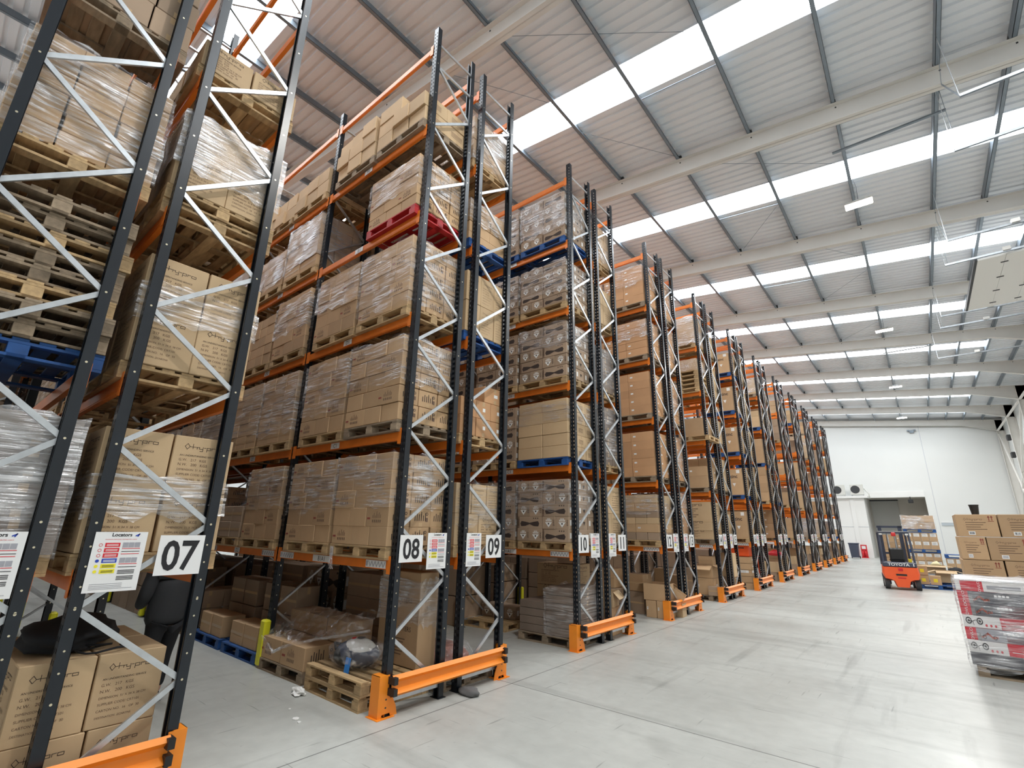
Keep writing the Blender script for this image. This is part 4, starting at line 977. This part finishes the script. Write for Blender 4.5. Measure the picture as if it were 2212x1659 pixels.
def open_carton(sz, x, y, z, rz, style, label, flaps=(1, 1, 1, 1), lean=None):
    w_, d, h = sz; o = empty('open_carton', (x, y, z), rz)
    if lean: o.rotation_euler = (lean[0], lean[1], rz)
    k = {'card': 'card', 'cardl': 'cardl', 'cardd': 'cardd'}[style]; t = .006; b = MB()
    b.box((-w_/2, -d/2, 0), (w_/2, d/2, t), k)
    for a, c in (((-w_/2, -d/2, t), (w_/2, -d/2+t, h)), ((-w_/2, d/2-t, t), (w_/2, d/2, h)), ((-w_/2, -d/2+t, t), (-w_/2+t, d/2-t, h)), ((w_/2-t, -d/2+t, t), (w_/2, d/2-t, h))): b.box(a, c, k)
    b.build('body', o)
    for i, f in enumerate(flaps):
        if not f: continue
        b = MB(); a = f if f != 1 else .5
        L = d*.45 if i < 2 else w_*.4
        if i == 0: T = Matrix.Translation((0, -d/2, h)) @ Matrix.Rotation(a, 4, 'X'); b.box((-w_/2, -L, 0), (w_/2, 0, t), k, T)
        elif i == 1: T = Matrix.Translation((0, d/2, h)) @ Matrix.Rotation(-a, 4, 'X'); b.box((-w_/2, 0, 0), (w_/2, L, t), k, T)
        elif i == 2: T = Matrix.Translation((-w_/2, 0, h)) @ Matrix.Rotation(-a, 4, 'Y') ; b.box((-L, -d/2, 0), (0, d/2, t), k, T @ Matrix.Rotation(PI*0, 4, 'Y'))
        else: T = Matrix.Translation((w_/2, 0, h)) @ Matrix.Rotation(a, 4, 'Y'); b.box((0, -d/2, 0), (L, d/2, t), k, T)
        b.build('flap', o)
    return tag(o, label, 'carton')
open_carton((.45, .4, .28), -.38, 5.85, .505, .2, 'cardl', 'pale open carton on the brown cartons under rack eleven', (0, .9, .6, .8))
# rack twelve, floor
for i in (0, 1): carton('label', (.26, .5, .38), -.20-.27*i, 8.44, 0, 'brown carton on the floor below the open carton of rack twelve, %s from the guard' % ORD[i], 'cartons below the open carton of rack twelve', .02, 1.8)
open_carton((.55, .5, .36), -.36, 8.44, .385, .02, 'card', 'brown open-topped carton on two cartons beside the orange guard of rack twelve', (0, .3, .2, 0))
carton('pale', (.36, .3, .30), -.1, 8.85, 0, 'pale carton on the floor behind the guard of rack twelve', None, .05, 1.5)
open_carton((.34, .26, .24), -.13, 8.80, .36, .3, 'cardl', 'small pale carton tilted against the bracing of rack twelve', (0, 0, 0, 0), (.1, .6))
for i, (st, sz, x, y, z) in enumerate((('dull', (.5, .45, .5), -1.0, 8.7, 0), ('plain', (.5, .45, .4), -1.0, 8.72, .505), ('dull', (.6, .5, .55), -1.65, 8.5, 0), ('plain', (.55, .5, .45), -1.7, 8.52, .555), ('grey', (.32, .3, .25), -1.25, 8.25, .0), ('pale', (.28, .3, .5), -.75, 9.6, 0), ('pale', (.28, .3, .5), -.75, 9.6, .505), ('big', (.5, .5, .5), -.45, 9.75, 0), ('label', (.45, .4, .35), -.42, 9.75, .505))):
    carton(st, sz, x, y, z, 'loose carton on the floor between racks twelve and thirteen, %s counted from the aisle' % ORD[i], None, rnd.uniform(-.1, .1), 1.2)
# rack fourteen, floor
pallet('woodo', -1.5, 12.12, 0, 'weathered wooden pallet under the open cartons of rack fourteen', False)
carton('label', (.55, .6, .46), -.55, 12.5, .151, 'brown carton under the open carton of rack fourteen', None, 0, 1.6)
open_carton((.52, .55, .36), -.54, 12.5, .615, 0, 'card', 'brown carton with spread flaps on a carton under rack fourteen', (.5, .6, .5, .3))
carton('dull', (.4, .35, .26), -.22, 12.28, .151, 'small brown carton beside the guard of rack fourteen', None, .05, 1.4); carton('plain', (.42, .4, .25), -.5, 12.5, .98, 'brown carton topping the open carton pile of rack fourteen', None, .1, 1.2); carton('dull', (.5, .5, .7), -1.15, 12.5, .151, 'dull brown carton behind the open carton pile of rack fourteen', None, 0, 1)
carton('dull', (.55, .6, .6), -.45, 13.7, 0, 'dull brown carton on the floor of rack fifteen', None, 0, 1); carton('pale', (.4, .4, .7), -.2, 13.6, .605, 'pale upright carton on the floor carton of rack fifteen', None, .03, 1)
# rack sixteen and on, floor
for r_ in range(5): carton('note' if r_ == 2 else 'label', (.62, .6, .215), -.52, 16.5, .219*r_, 'flat brown carton, %s row up, in the floor pile of rack sixteen' % ORD[r_], 'floor pile of rack sixteen', rnd.uniform(-.02, .02), 1.6)
o = empty('orange_cover', (-.58, 16.55, 1.1)); b = MB(); b.cbox((0, 0, .2), (.7, .6, .4), 'tor', None, .03); b.build('cover', o); b = MB(); b.box((-.2, -.306, .28), (.2, -.302, .31), 'ink'); b.build('dark_stripe', o)
tag(o, 'orange covered block on the flat carton pile of rack sixteen', 'cover')
b = MB(); 
for y in (17.35, 17.95): b.tube([(-.22, y, 0), (-.22, y, 1.1)], .02, 'tor', 6)
for z in (.5, 1.08): b.tube([(-.22, 17.35, z), (-.22, 17.95, z)], .02, 'tor', 6)
tag(b.build('orange_trolley_frame'), 'orange tube frame standing inside rack seventeen', 'trolley')
for k in range(5, 11):
    y0 = Y08+PITCH_Y*k
    for s in (0, 1):
        n_ = num(8+2*k+s); x = -.5
        nr = rnd.choice((2, 3)); z = 0
        for r_ in range(nr):
            h = rnd.choice((.35, .4, .5)); carton(rnd.choice(('label', 'dull', 'plain', 'pale')), (rnd.choice((.5, .6)), .6, h), x, y0+.45+1.05*s, z, 'brown carton on the floor of rack %s, %s row up' % (n_, ORD[r_]), 'cartons on the floor of rack '+n_, rnd.uniform(-.05, .05), .8); z += h+.004
b = lump((-.3, Y08+PITCH_Y*5+.5, 1.08), (.3, .3, .14), 'extred', 51, 16, 10, .2, .5); tag(b.build('red_bag', None, True), 'red bag lying on the floor cartons of rack eighteen', 'bag')

# ------------------------------------------------------------------ the wide aisle: goods beside the dock doors
YS = 9.5; g = 'big brown cartons stacked beside the dock doors'
pallet('red', 5.30, YS, 0, 'red pallet under the big brown cartons', True); pallet('woodo', 5.30, YS+.01, .151, 'weathered wooden pallet on the red one under the big brown cartons', True)
H5 = .415
for r_ in range(5):
    x = (5.30, 5.33, 5.29, 5.31, 5.33)[r_]
    for i, w_ in enumerate(((.59, .60), (.385, .62, .4), (.575, .61), (.385, .60, .4), (.59, .63))[r_]):
        carton('dock', (w_, .55, H5-.004), x+w_/2, YS+.28, .303+H5*r_, 'big brown carton %s row up, %s along, in the stack behind the red scooter load' % (ORD[r_], ORD[i]), g, rnd.uniform(-.012, .012), 6)
        if r_ == 4 or i == 0: carton('dock', (w_, .5, H5-.004), x+w_/2, YS+.82, .303+H5*r_, 'big brown carton %s row up, %s along, in the back of the stack behind the red scooter load' % (ORD[r_], ORD[i]), g, 0, .5)
        x += w_+.012
o = empty('black_tub', (5.68, YS+.62, .303+5*H5)); b = MB(); b.tube([(0, 0, 0), (0, 0, .19)], [.055, .075], 'black', 16); b.build('tub', o); b = MB(); b.tube([(0, 0, .185), (0, 0, .2)], .08, 'black', 16); b.build('lid', o)
tag(o, 'black plastic tub on top of the big brown carton stack', 'tub')
def scooters():
    rz = -.035; R = Matrix.Rotation(rz, 4, 'Z'); O = Vector((5.06, 7.05, 0)); at = lambda x, y, z: O+R @ Vector((x, y, z))
    pallet('woodo', *at(0.04, .02, 0), 'dark weathered pallet under the red and white scooter boxes', True, rz)
    for i in range(7):
        z = .155+.17*i; h = .168; W_, D_ = 1.18, .50
        for j in (0, 1):
            o = empty('scooter_box', at(.59, .25+.5*j, z), rz)
            b = MB(); base = 'cgrey' if i in (0,) else 'cwhite' if i in (1, 3, 6) else 'cred'
            b.cbox((0, 0, h/2), (W_, D_-.006, h), base, None, .005); b.build('box', o)
            tag(o, ('red, white and grey' if i else 'dark')+' scooter box, %s layer up, %s row of the film-wrapped load' % (ORD[i], ('aisle', 'back')[j]), 'box', 'scooter boxes in the film-wrapped load')
            if j: continue
            y = -D_/2-.001; F = lambda x, z: (x, y, z); b = MB()
            def fq(x0, z0, x1, z1, k, b=b): b.quad((x0, y, z0), (x1-x0, 0, 0), (0, 0, z1-z0), k)
            if i in (1, 3):
                fq(-.02 if i == 3 else .0, 0, W_/2-.01, h, 'cred')
                for q in (-.50, -.33):
                    b.disc((q, y-.001, h*.55), .048, (0, -1, 0), 'signink', 18, .032); b.disc((q, y-.001, h*.55), .018, (0, -1, 0), 'signink', 12)
                b.stroke([(-.50, h*.55), (-.44, h*.5), (-.40, h*.62), (-.34, h*.6)], .008, F(0, 0), (1, 0, 0), (0, 0, 1), 1, 'signink'); b.stroke([(-.44, h*.5), (-.43, h*.2)], .008, F(0, 0), (1, 0, 0), (0, 0, 1), 1, 'signink')
                for q in (-.24, -.17, -.10): b.disc((q, y-.001, h*.25), .018, (0, -1, 0), 'cred', 10)
                b.quad((.05, y-.001, h*.3), (.25, 0, 0), (0, 0, h*.06), 'cwhite')
            elif i in (2, 4, 5):
                fq(-.42, 0, W_/2-.01, h, 'cgrey' if i != 2 else 'signgrey'); fq(-.42, 0, -.36, h*.62, 'cwhite'); fq(.02, h*.0, W_/2-.01, h*(.95 if i == 4 else .5), 'cred') if i != 5 else None
                b.stroke([(-.34, h*.3), (-.25, h*.6), (-.18, h*.3), (-.12, h*.35)], .03, F(0, -.0), (1, 0, 0), (0, 0, 1), 1, 'tor')
                for q in (-.31, -.15): b.disc((q, y-.0012, h*.32), .03, (0, -1, 0), 'black', 14, .02)
                for q in range(4): b.quad((-.02+.06*q, y-.001, h*.62), (.04, 0, 0), (0, 0, h*.18), 'cwhite')
            elif i == 6:
                fq(-W_/2+.08, .0, -.16, h*.85, 'cred'); b.text('OVLO', (-.20, y-.001, h*.42), (0, 0, 1), (-1, 0, 0), .04, 'cwhite')
                b.quad((-.10, y-.001, h*.25), (.5, 0, 0), (0, 0, h*.3), 'signgrey')
            if i in (2, 4, 5): b.text('OVLO', (-.475, y-.001, h*.48), (0, 0, 1), (-1, 0, 0), .045, 'cwhite')
            b.v = [((vx+W_/2)*.72-W_/2, vy, vz) for vx, vy, vz in b.v]
            if i: b.quad((W_/2-.01-(W_*.27 if i != 6 else .3), y-.0005, 0), ((W_*.27 if i != 6 else .3), 0, 0), (0, 0, h), 'cred')
            b.build('print', o)
    f = film_mesh(1.20, 1.02, .10, 1.36, 99, 'film', .012).build('stretch_wrap'); f.location = at(.59, .5, 0); f.rotation_euler = (0, 0, rz)
    tag(f, 'clear stretch film round the red and white scooter boxes', 'stretch wrap', 'stretch films on pallet loads')
    b = MB(); vs = []; q = random.Random(8)
    for i in range(15):
        for j in range(11): vs.append(tuple(at(-.02+1.22*i/14, -.02+1.06*j/10, 1.352+q.uniform(0, .014)+(-.03 if i in (0, 14) or j in (0, 10) else 0))))
    b.add(vs, [(i*11+j, (i+1)*11+j, (i+1)*11+j+1, i*11+j+1) for i in range(14) for j in range(10)], 'filmw'); tag(b.build('top_film'), 'milky film sheet over the top of the scooter boxes', 'plastic film')
scooters()
# goods at the far dock, behind the forklift
def dock():
    gname = 'labelled cartons behind the forklift'
    pallet('blue', 4.05, 26.8, 0, 'blue pallet on the floor under the labelled carton tower', False)
    def tower(x0, y0, z, nx, nr, h, W_, tier, st='note'):
        for r_ in range(nr):
            for i in range(nx):
                w_ = W_/nx; carton(st, (w_-.01, .45, h-.006), x0+w_*(i+.5), y0+.25, z+h*r_, '%s carton, %s along, %s row of the %s tier behind the forklift' % ('labelled' if st == 'note' else 'brown', ORD[i], ORD[r_], tier), gname, 0, 2.2)
    tower(4.05, 26.8, .152, 4, 3, .34, 1.2, 'lowest', 'note'); pallet('blue', 4.05, 26.8, 1.175, 'blue pallet on the lowest tier of the labelled carton tower', False)
    tower(4.05, 26.8, 1.327, 4, 2, .37, 1.2, 'middle'); pallet('blue', 4.05, 26.8, 2.07, 'blue pallet on the middle tier of the labelled carton tower', False)
    tower(4.05, 26.8, 2.222, 2, 2, .31, 1.2, 'top', 'label')
    f = film_mesh(1.21, .5, 2.23, 2.84, 61, 'filmw').build('stretch_wrap'); f.location = (4.65, 27.05, 0); tag(f, 'clear film round the top tier of the labelled carton tower', 'stretch wrap', 'stretch films on pallet loads')
    pallet('woodo', 2.9, 28.2, 0, 'wooden pallet seen through the forklift cab', False); tower(2.9, 28.2, .152, 3, 5, .36, 1.15, 'hidden', 'label')
    pallet('blue', 5.35, 26.2, 0, 'blue pallet under the lower cartons beside the labelled tower', False); tower(5.35, 26.2, .152, 4, 2, .42, 1.2, 'side', 'note')
    pallet('blue', 5.35, 26.2, 1.0, 'empty blue pallet on the lower cartons beside the labelled tower', False)
    o = empty('wrapped_flat_load', (4.55, 24.3, .15)); b = MB(); b.cbox((0, 0, .28), (1.0, .8, .5), 'cwhite', None, .05); b.build('goods', o); film_mesh(1.0, .8, .02, .54, 63, 'filmw').build('clear_wrap', o); tag(o, 'low white film-wrapped load on a blue pallet behind the forklift', 'wrapped load')
    pallet('blue', 3.95, 23.9, 0, 'blue pallet under the low white wrapped load', False)
    for i in range(3): pallet('blue', 5.0, 23.2+.02*i, .151*i, 'blue pallet, %s of the empty pile behind the forklift' % ORD[i], False, .02)
    lump((5.55, 23.5, .56), (.28, .25, .16), 'trouser', 71, 16, 10, .3, .5).build('dark_sack', None, True)
    tag(bpy.data.objects['dark_sack'], 'dark brown sack on the empty blue pallets', 'sack')
    pallet('blue', 4.35, 21.9, 0, 'blue pallet under the cartons with yellow marks', False)
    for i, (x, z) in enumerate(((4.50, .151), (4.85, .151), (4.5, .49))):
        o = empty('marked_carton', (x, 22.1, z)); b = MB(); b.cbox((0, 0, .16), (.33, .3, .325), 'card', None, .006); b.build('box', o); b = MB(); b.box((-.06, -.153, .1), (.06, -.151, .22), 'yellow'); b.build('yellow_mark', o)
        tag(o, 'brown carton with a yellow mark beside the forklift, %s' % ('bottom row, against the wheel', 'bottom row, far end', 'on the top row')[i], 'carton', 'cartons with yellow marks')
    o = empty('blue_crate', (5.22, 22.7, 0)); b = MB(); b.cbox((0, 0, .11), (.34, .3, .22), 'blue', None, .01); b.build('crate', o); b = MB(); b.box((-.08, -.153, .06), (.08, -.151, .16), 'label'); b.build('label', o); tag(o, 'small blue crate on the floor under the flared open carton', 'crate')
    open_carton((.62, .5, .42), 5.2, 22.7, .225, .05, 'cardl', 'pale open carton on the small blue crate', (.35, .4, .3, .3))
    open_carton((.6, .5, .3), 4.95, 22.5+1.6, .46, .0, 'cardl', 'open carton with yellow packing paper on the blue pallets', (.2, .2, .2, .2))
    b = lump((4.95, 24.1, .80), (.16, .13, .10), 'beigep', 72, 12, 8, .4, .5); tag(b.build('packing_paper', None, True), 'crumpled yellow packing paper in the open carton', 'paper')
    b = MB(); b.box((0, -.02, 0), (.5, .02, 1.9), 'beigep', Matrix.Translation((6.15, 29.5, 0)) @ Matrix.Rotation(-.12, 4, 'X')); tag(b.build('leaning_board'), 'cream board leaning behind the big brown cartons', 'board')
dock()
def forklift():
    o = empty('forklift', (3.90, 20.55, 0), .10)         # its tail faces the camera; local -y is the tail
    b = MB()                                             # counterweight with a waisted lower edge
    prof = [(-.52, .80), (.52, .80), (.55, .55), (.50, .38), (.34, .36), (.24, .30), (.18, .09), (-.18, .09), (-.24, .30), (-.34, .36), (-.50, .38), (-.55, .55)]
    n = len(prof); ys = [(-.02, .93), (.04, 1.0), (.75, 1.0)]
    vs = [(x*s, y, .45+(z-.45)*(.97 if s < 1 else 1)) for y, s in ys for x, z in prof]
    b.add(vs, [tuple(range(n-1, -1, -1))[::-1][::-1]]+[(k*n+i, k*n+(i+1) % n, (k+1)*n+(i+1) % n, (k+1)*n+i) for k in range(2) for i in range(n)], 'tor'); b.build('counterweight', o)
    b = MB(); b.box((-.16, -.035, .50), (.16, -.018, .56), 'black'); b.box((-.07, -.035, .66), (.07, -.018, .76), 'extred'); b.box((-.12, -.03, .40), (.12, -.018, .44), 'extred'); b.build('vent', o)
    b = MB(); b.cbox((0, .30, .88), (1.02, .62, .18), 'tgrey', None, .03); b.build('rear_cover', o)
    b = MB(); b.text('*TOYOTA', (-.03, -.018, .845), (1, 0, 0), (0, 0, 1), .095, 'white', True, 1.15); b.box((.40, -.018, .84), (.43, -.012, .94), 'white'); b.build('lettering', o)
    b = MB(); b.cbox((0, 1.0, .55), (1.0, .9, .55), 'tor', None, .03); b.box((-.45, .7, .8), (.45, 1.4, .86), 'tgrey'); b.build('chassis', o)
    for x in (-.46, .46):
        for y, r_ in ((.30, .22), (1.35, .25)):
            b = MB(); b.tube([(x-.075*(1 if x > 0 else 1), y, r_), (x+.075, y, r_)], r_, 'tyre', 24); w_ = b.build('wheel', o); h = MB(); h.tube([(x-.08, y, r_), (x+.08, y, r_)], r_*.5, 'cream', 16); h.build('hub', w_)
    b = MB()
    for x in (-.47, .47):
        b.tube([(x, .06, .95), (x*.99, .14, 1.5), (x*.95, .30, 2.04)], .038, 'tgrey', 8); b.tube([(x*.95, 1.45, 2.04), (x, 1.62, .8)], .035, 'tgrey', 8); b.tube([(x*.95, .30, 2.04), (x*.95, 1.45, 2.04)], .035, 'tgrey', 8)
    for y in (.30, 1.45): b.tube([(-.45, y, 2.04), (.45, y, 2.04)], .04, 'tgrey', 8)
    for i in range(7): b.box((-.36+.115*i, .3, 2.03), (-.33+.115*i, 1.45, 2.06), 'tgrey')
    b.build('overhead_guard', o)
    b = MB(); b.box((-.48, .24, 2.07), (.48, .30, 2.085), 'cream'); b.build('guard_lip', o)
    b = MB(); b.cbox((0, .62, 1.02), (.46, .46, .12), 'black', None, .04); b.cbox((0, .42, 1.24), (.46, .12, .46), 'black', None, .05, ); b.build('seat', o)
    b = MB(); b.tube([(0, 1.22, .86), (0, 1.12, 1.2)], .03, 'black', 8); b.disc((0, 1.12, 1.2), .17, (0, -.4, 1), 'black', 20, .145); b.build('steering_wheel', o)
    b = MB(); b.cbox((0, .24, 1.97), (.14, .10, .14), 'lensr', None, .02); b.build('rear_beacon', o)
    for x in (-.40, .40):
        b = MB(); b.cbox((x, .22, 1.97), (.10, .06, .06), 'cream', None, .01); b.build('rear_lamp', o)
    b = MB(); b.cbox((.36, .3, 1.03), (.10, .1, .12), 'yellow', None, .01); b.build('yellow_box', o)
    m = MB()
    for x in (-.33, .33): m.box((x-.06, 1.68, .08), (x+.06, 1.80, 2.30), 'tgrey'); m.box((x-.035, 1.80, .08), (x+.035, 1.88, 2.24), 'black')
    m.box((-.42, 1.68, 2.22), (.42, 1.78, 2.30), 'tgrey'); m.box((-.36, 1.7, 1.2), (.36, 1.76, 1.28), 'tgrey'); mast = m.build('mast', o)
    c = MB(); c.tube([(-.12, 1.72, .3), (-.12, 1.72, 2.1)], .03, 'galv', 8); c.tube([(.12, 1.72, .3), (.12, 1.72, 2.1)], .03, 'galv', 8); c.build('lift_cylinder', mast)
    for x in (-.3, .3):
        f = MB(); f.box((x-.05, 1.9, .05), (x+.05, 2.9, .09), 'black'); f.box((x-.05, 1.88, .05), (x+.05, 1.93, .6), 'black'); f.build('fork', mast)
    tag(o, 'orange and dark grey forklift seen from its tail in the wide aisle', 'forklift')
forklift()
# far end of the hall
for i, x in enumerate((-.55, .80)):
    o = empty('air_conditioner', (x, 49.25, 5.2)); b = MB(); b.cbox((0, .2, .48), (.95, .42, .9), 'ac', None, .02); b.build('case', o); b = MB(); b.disc((-.1, -.018, .48), .34, (0, -1, 0), 'dark', 24); b.build('fan_grille', o)
    b = MB(); b.box((-.45, .05, -.08), (-.38, .4, .03), 'galv'); b.box((.38, .05, -.08), (.45, .4, .03), 'galv'); b.build('foot', o)
    tag(o, 'square outdoor air conditioner on the office ledge, %s the doorway' % ('away from', 'beside')[i], 'air conditioner', 'air conditioners on the office ledge')
b = MB(); b.tube([(1.32, 49.6, 5.75), (1.42, 49.5, 5.6), (1.62, 49.4, 5.3), (1.62, 49.35, 4.9)], .05, 'ac', 8); tag(b.build('coolant_pipe', None, True), 'grey pipe bundle bending over the ledge edge beside the air conditioners', 'pipe')
o = empty('wheelie_bin', (.10, 47.0, 0)); b = MB(); b.add([(-.26, -.3, .08), (.26, -.3, .08), (.26, .3, .08), (-.26, .3, .08), (-.33, -.36, 1.12), (.33, -.36, 1.12), (.33, .36, 1.12), (-.33, .36, 1.12)], [(0, 3, 2, 1), (4, 5, 6, 7), (0, 1, 5, 4), (1, 2, 6, 5), (2, 3, 7, 6), (3, 0, 4, 7)], 'tgrey'); b.build('body', o)
b = MB(); b.cbox((0, .02, 1.17), (.74, .80, .09), 'tgrey', None, .03); b.build('lid', o); 
for x in (-.28, .28): b = MB(); b.tube([(x-.03, .3, .1), (x+.03, .3, .1)], .1, 'black', 14); b.build('wheel', o)
tag(o, 'dark grey wheelie bin at the end of the racks beside the white office wall', 'bin')
o = empty('extinguisher_stand', (.60, 48.9, 0)); b = MB(); b.box((-.22, 0, 0), (.22, .05, 1.05), 'extred'); b.box((-.25, -.2, 0), (.25, .1, .05), 'extred'); b.build('stand', o)
for x in (-.1, .1): b = MB(); b.tube([(x, -.1, .06), (x, -.1, .5), (x, -.1, .56)], [.085, .085, .03], 'extred', 14); q = b.build('extinguisher', o, True); c = MB(); c.box((x-.02, -.16, .56), (x+.02, -.06, .62), 'black'); c.build('valve', q)
b = MB(); b.box((-.14, -.004, .72), (.14, 0, .96), 'white'); b.build('notice', o)
tag(o, 'red fire extinguisher stand against the white office wall', 'fire extinguisher')
o = empty('emergency_light', (5.39, 50.28, 10.4)); b = MB(); b.cbox((0, -.08, .1), (.3, .12, .22), 'trunk', None, .01); b.build('case', o)
for x in (-.22, .22): b = MB(); b.cbox((x, -.12, .2), (.16, .12, .12), 'trunk', None, .02); b.build('spot', o)
tag(o, 'twin-spot emergency light high on the far white wall', 'light')
o = empty('wall_floodlight', (4.35, 50.2, 4.6)); b = MB(); b.cbox((0, -.2, .05), (.34, .2, .3), 'black', None, .03); b.build('head', o); b = MB(); b.box((-.03, -.15, .15), (.03, -.05, .42), 'black'); b.build('bracket', o); tag(o, 'black floodlight under the white header of the far opening', 'light')
for i, (y, z) in enumerate(((44.4, 8.6), (44.5, 7.4))):
    o = empty('wall_speaker', (10.5, y, z)); b = MB(); b.cbox((0, 0, 0), (.25, .35, .4), 'dark', None, .04); b.build('case', o); b = MB(); b.tube([(.1, 0, .1), (.3, 0, .3)], .02, 'dark', 6); b.build('arm', o); tag(o, 'dark loudspeaker on the right wall column near the far corner, %s' % ('upper', 'lower')[i], 'speaker', 'wall speakers')

# ------------------------------------------------------------------ the person in the aisle
def skinned(name, pts, edges, mat, parent=None, sub=2):
    me = bpy.data.meshes.new(name); me.from_pydata([p[:3] for p in pts], edges, []); me.materials.append(MT[mat])
    o = link(name, me, parent); m = o.modifiers.new('s', 'SKIN'); m.use_smooth_shade = True
    for i, p in enumerate(pts):
        r_ = p[3]; o.data.skin_vertices[0].data[i].radius = r_ if isinstance(r_, tuple) else (r_, r_)
    o.data.skin_vertices[0].data[0].use_root = True
    s = o.modifiers.new('d', 'SUBSURF'); s.levels = s.render_levels = sub
    return bake(o)
def person():
    o = empty('person', (-2.22, -1.28, 0), PI/2+.15)      # local +y... turned so that +x of the figure is its left
    # figure frame: +y forward, x across; z up
    P = [(0, 0, .93, (.15, .11)), (0, .0, 1.12, (.145, .105)), (0, .02, 1.32, (.16, .115)), (0, .02, 1.44, (.11, .085)), (0, .03, 1.52, (.055, .058)), (0, .05, 1.60, (.07, .08)), (0, .06, 1.68, (.075, .095)), (0, .05, 1.745, (.05, .065)),
         (-.09, 0, .86, .095), (-.10, .04, .50, .062), (-.10, -.06, .10, .045), (-.10, .07, .045, (.045, .035)), (.09, 0, .86, .095), (.10, .10, .50, .062), (.10, .12, .10, .045), (.10, .25, .045, (.045, .035)),
         (-.19, .01, 1.40, .06), (-.24, .0, 1.14, .045), (-.20, .24, 1.02, .035), (-.17, .33, 1.0, .033), (.19, .01, 1.40, .06), (.24, .0, 1.14, .045), (.20, .26, 1.04, .035), (.17, .35, 1.02, .033)]
    E_ = [(0, 1), (1, 2), (2, 3), (3, 4), (4, 5), (5, 6), (6, 7), (0, 8), (8, 9), (9, 10), (10, 11), (0, 12), (12, 13), (13, 14), (14, 15), (3, 16), (16, 17), (17, 18), (18, 19), (3, 20), (20, 21), (21, 22), (22, 23)]
    body = skinned('body', P, E_, 'skin', o)
    J = [(0, 0, .80, (.25, .18)), (0, 0, .95, (.24, .18)), (0, .0, 1.14, (.23, .175)), (0, .02, 1.32, (.24, .18)), (0, .02, 1.45, (.16, .13)), (0, .03, 1.52, (.075, .075)),
         (-.22, .01, 1.38, .09), (-.275, .0, 1.14, .075), (-.20, .24, 1.02, .058), (.22, .01, 1.38, .09), (.275, .0, 1.14, .075), (.20, .26, 1.04, .058)]
    skinned('jacket', J, [(0, 1), (1, 2), (2, 3), (3, 4), (4, 5), (4, 6), (6, 7), (7, 8), (4, 9), (9, 10), (10, 11)], 'cloth', o)
    Tt = [(0, 0, .93, (.165, .125)), (-.09, 0, .84, .112), (-.10, .04, .50, .082), (-.10, -.055, .13, .066), (.09, 0, .84, .112), (.10, .10, .50, .082), (.10, .125, .13, .066)]
    skinned('trousers', Tt, [(0, 1), (1, 2), (2, 3), (0, 4), (4, 5), (5, 6)], 'trouser', o)
    for x, y in ((-.10, -.06), (.10, .12)):
        s = skinned('shoe', [(x, y-.04, .06, (.05, .05)), (x, y+.06, .05, (.052, .042)), (x, y+.17, .04, (.045, .032))], [(0, 1), (1, 2)], 'shoe', o); b = MB(); b.cbox((x, y+.065, .011), (.095, .285, .022), 'sole', None, .008); b.build('sole', s)
    skinned('hair', [(0, .0, 1.62, (.072, .06)), (0, .015, 1.70, (.088, .085)), (0, .05, 1.765, (.065, .075))], [(0, 1), (1, 2)], 'hair', o)
    b = MB()
    for x in (-.03, .03): b.ell((x, .150, 1.675), (.012, .008, .009), 'white', 10, 6); b.ell((x, .157, 1.675), (.006, .004, .006), 'hair', 8, 5)
    b.build('eyes', body, True)
    b = MB(); b.ell((0, .158, 1.645), (.013, .018, .022), 'skin', 10, 8); 
    for x in (-.078, .078): b.ell((x, .06, 1.66), (.010, .022, .032), 'skin', 10, 8)
    b.build('nose_and_ears', body, True); b = MB(); b.ell((0, .142, 1.607), (.024, .007, .007), 'inkr', 10, 6); b.build('mouth', body, True)
    for sx, hx, hy, hz in ((-1, -.165, .345, .995), (1, .165, .365, 1.015)):
        for i, L in enumerate((.065, .075, .07, .055)):
            a = Vector((hx+.006*sx, hy+.02, hz+.024-.017*i)); d1 = Vector((-.014*sx, L*.55, -.006)); d2 = Vector((-.034*sx, L*.3, -.014))
            b = MB(); b.tube([a, a+d1, a+d1+d2], [.009, .0085, .007], 'skin', 8); b.build('finger', body, True)
        a = Vector((hx-.018*sx, hy-.01, hz+.02)); b = MB(); b.tube([a, a+Vector((-.024*sx, .022, .014)), a+Vector((-.034*sx, .05, .014))], [.011, .010, .008], 'skin', 8); b.build('thumb', body, True)
    tag(o, 'person in a charcoal jacket walking along the aisle behind the rack seven sign', 'person')
person()
# ------------------------------------------------------------------ the stock: the cartons that show largest one by one, the rest as one mass
def size_seen(c):
    d = (c['loc']-CAM).length; w_, dd, h = c['sz']
    v = c['loc']-CAM
    return c['vis']*(w_*abs(v.y)/d+dd*max(0, -v.x)/d)*h/(d*d)
CART.sort(key=size_seen, reverse=True)
N_SINGLE = 340
for c in CART[:N_SINGLE]:
    lod = 0 if (c['loc']-CAM).length < 14 else 2
    o = link('carton', carton_mesh(c['style'], c['sz'], lod), None, c['loc'], c['rz']); tag(o, c['label'], 'carton', c['group'])
bulk = MB()
for c in CART[N_SINGLE:]:
    d = (c['loc']-CAM).length; lod = 1 if d < 13 else 2 if d < 22 else 3
    T = Matrix.Rotation(c['rz'], 4, 'Z'); T.translation = c['loc']; carton_geo(bulk, c['style'], c['sz'], T, lod)
o = bulk.build('warehouse_cartons'); o['kind'] = 'stuff'
tag(o, 'remaining small brown cartons stacked on pallets deeper in the racks', 'cartons')
for W_, D_, z0, z1, cx, cyy, desc, k, sd in FILMS:
    o = film_mesh(W_, D_, z0, z1, sd, k).build('stretch_wrap'); o.location = (cx, cyy, 0)
    tag(o, 'clear stretch film wrapped round the %s' % desc, 'stretch wrap', 'stretch films on pallet loads')
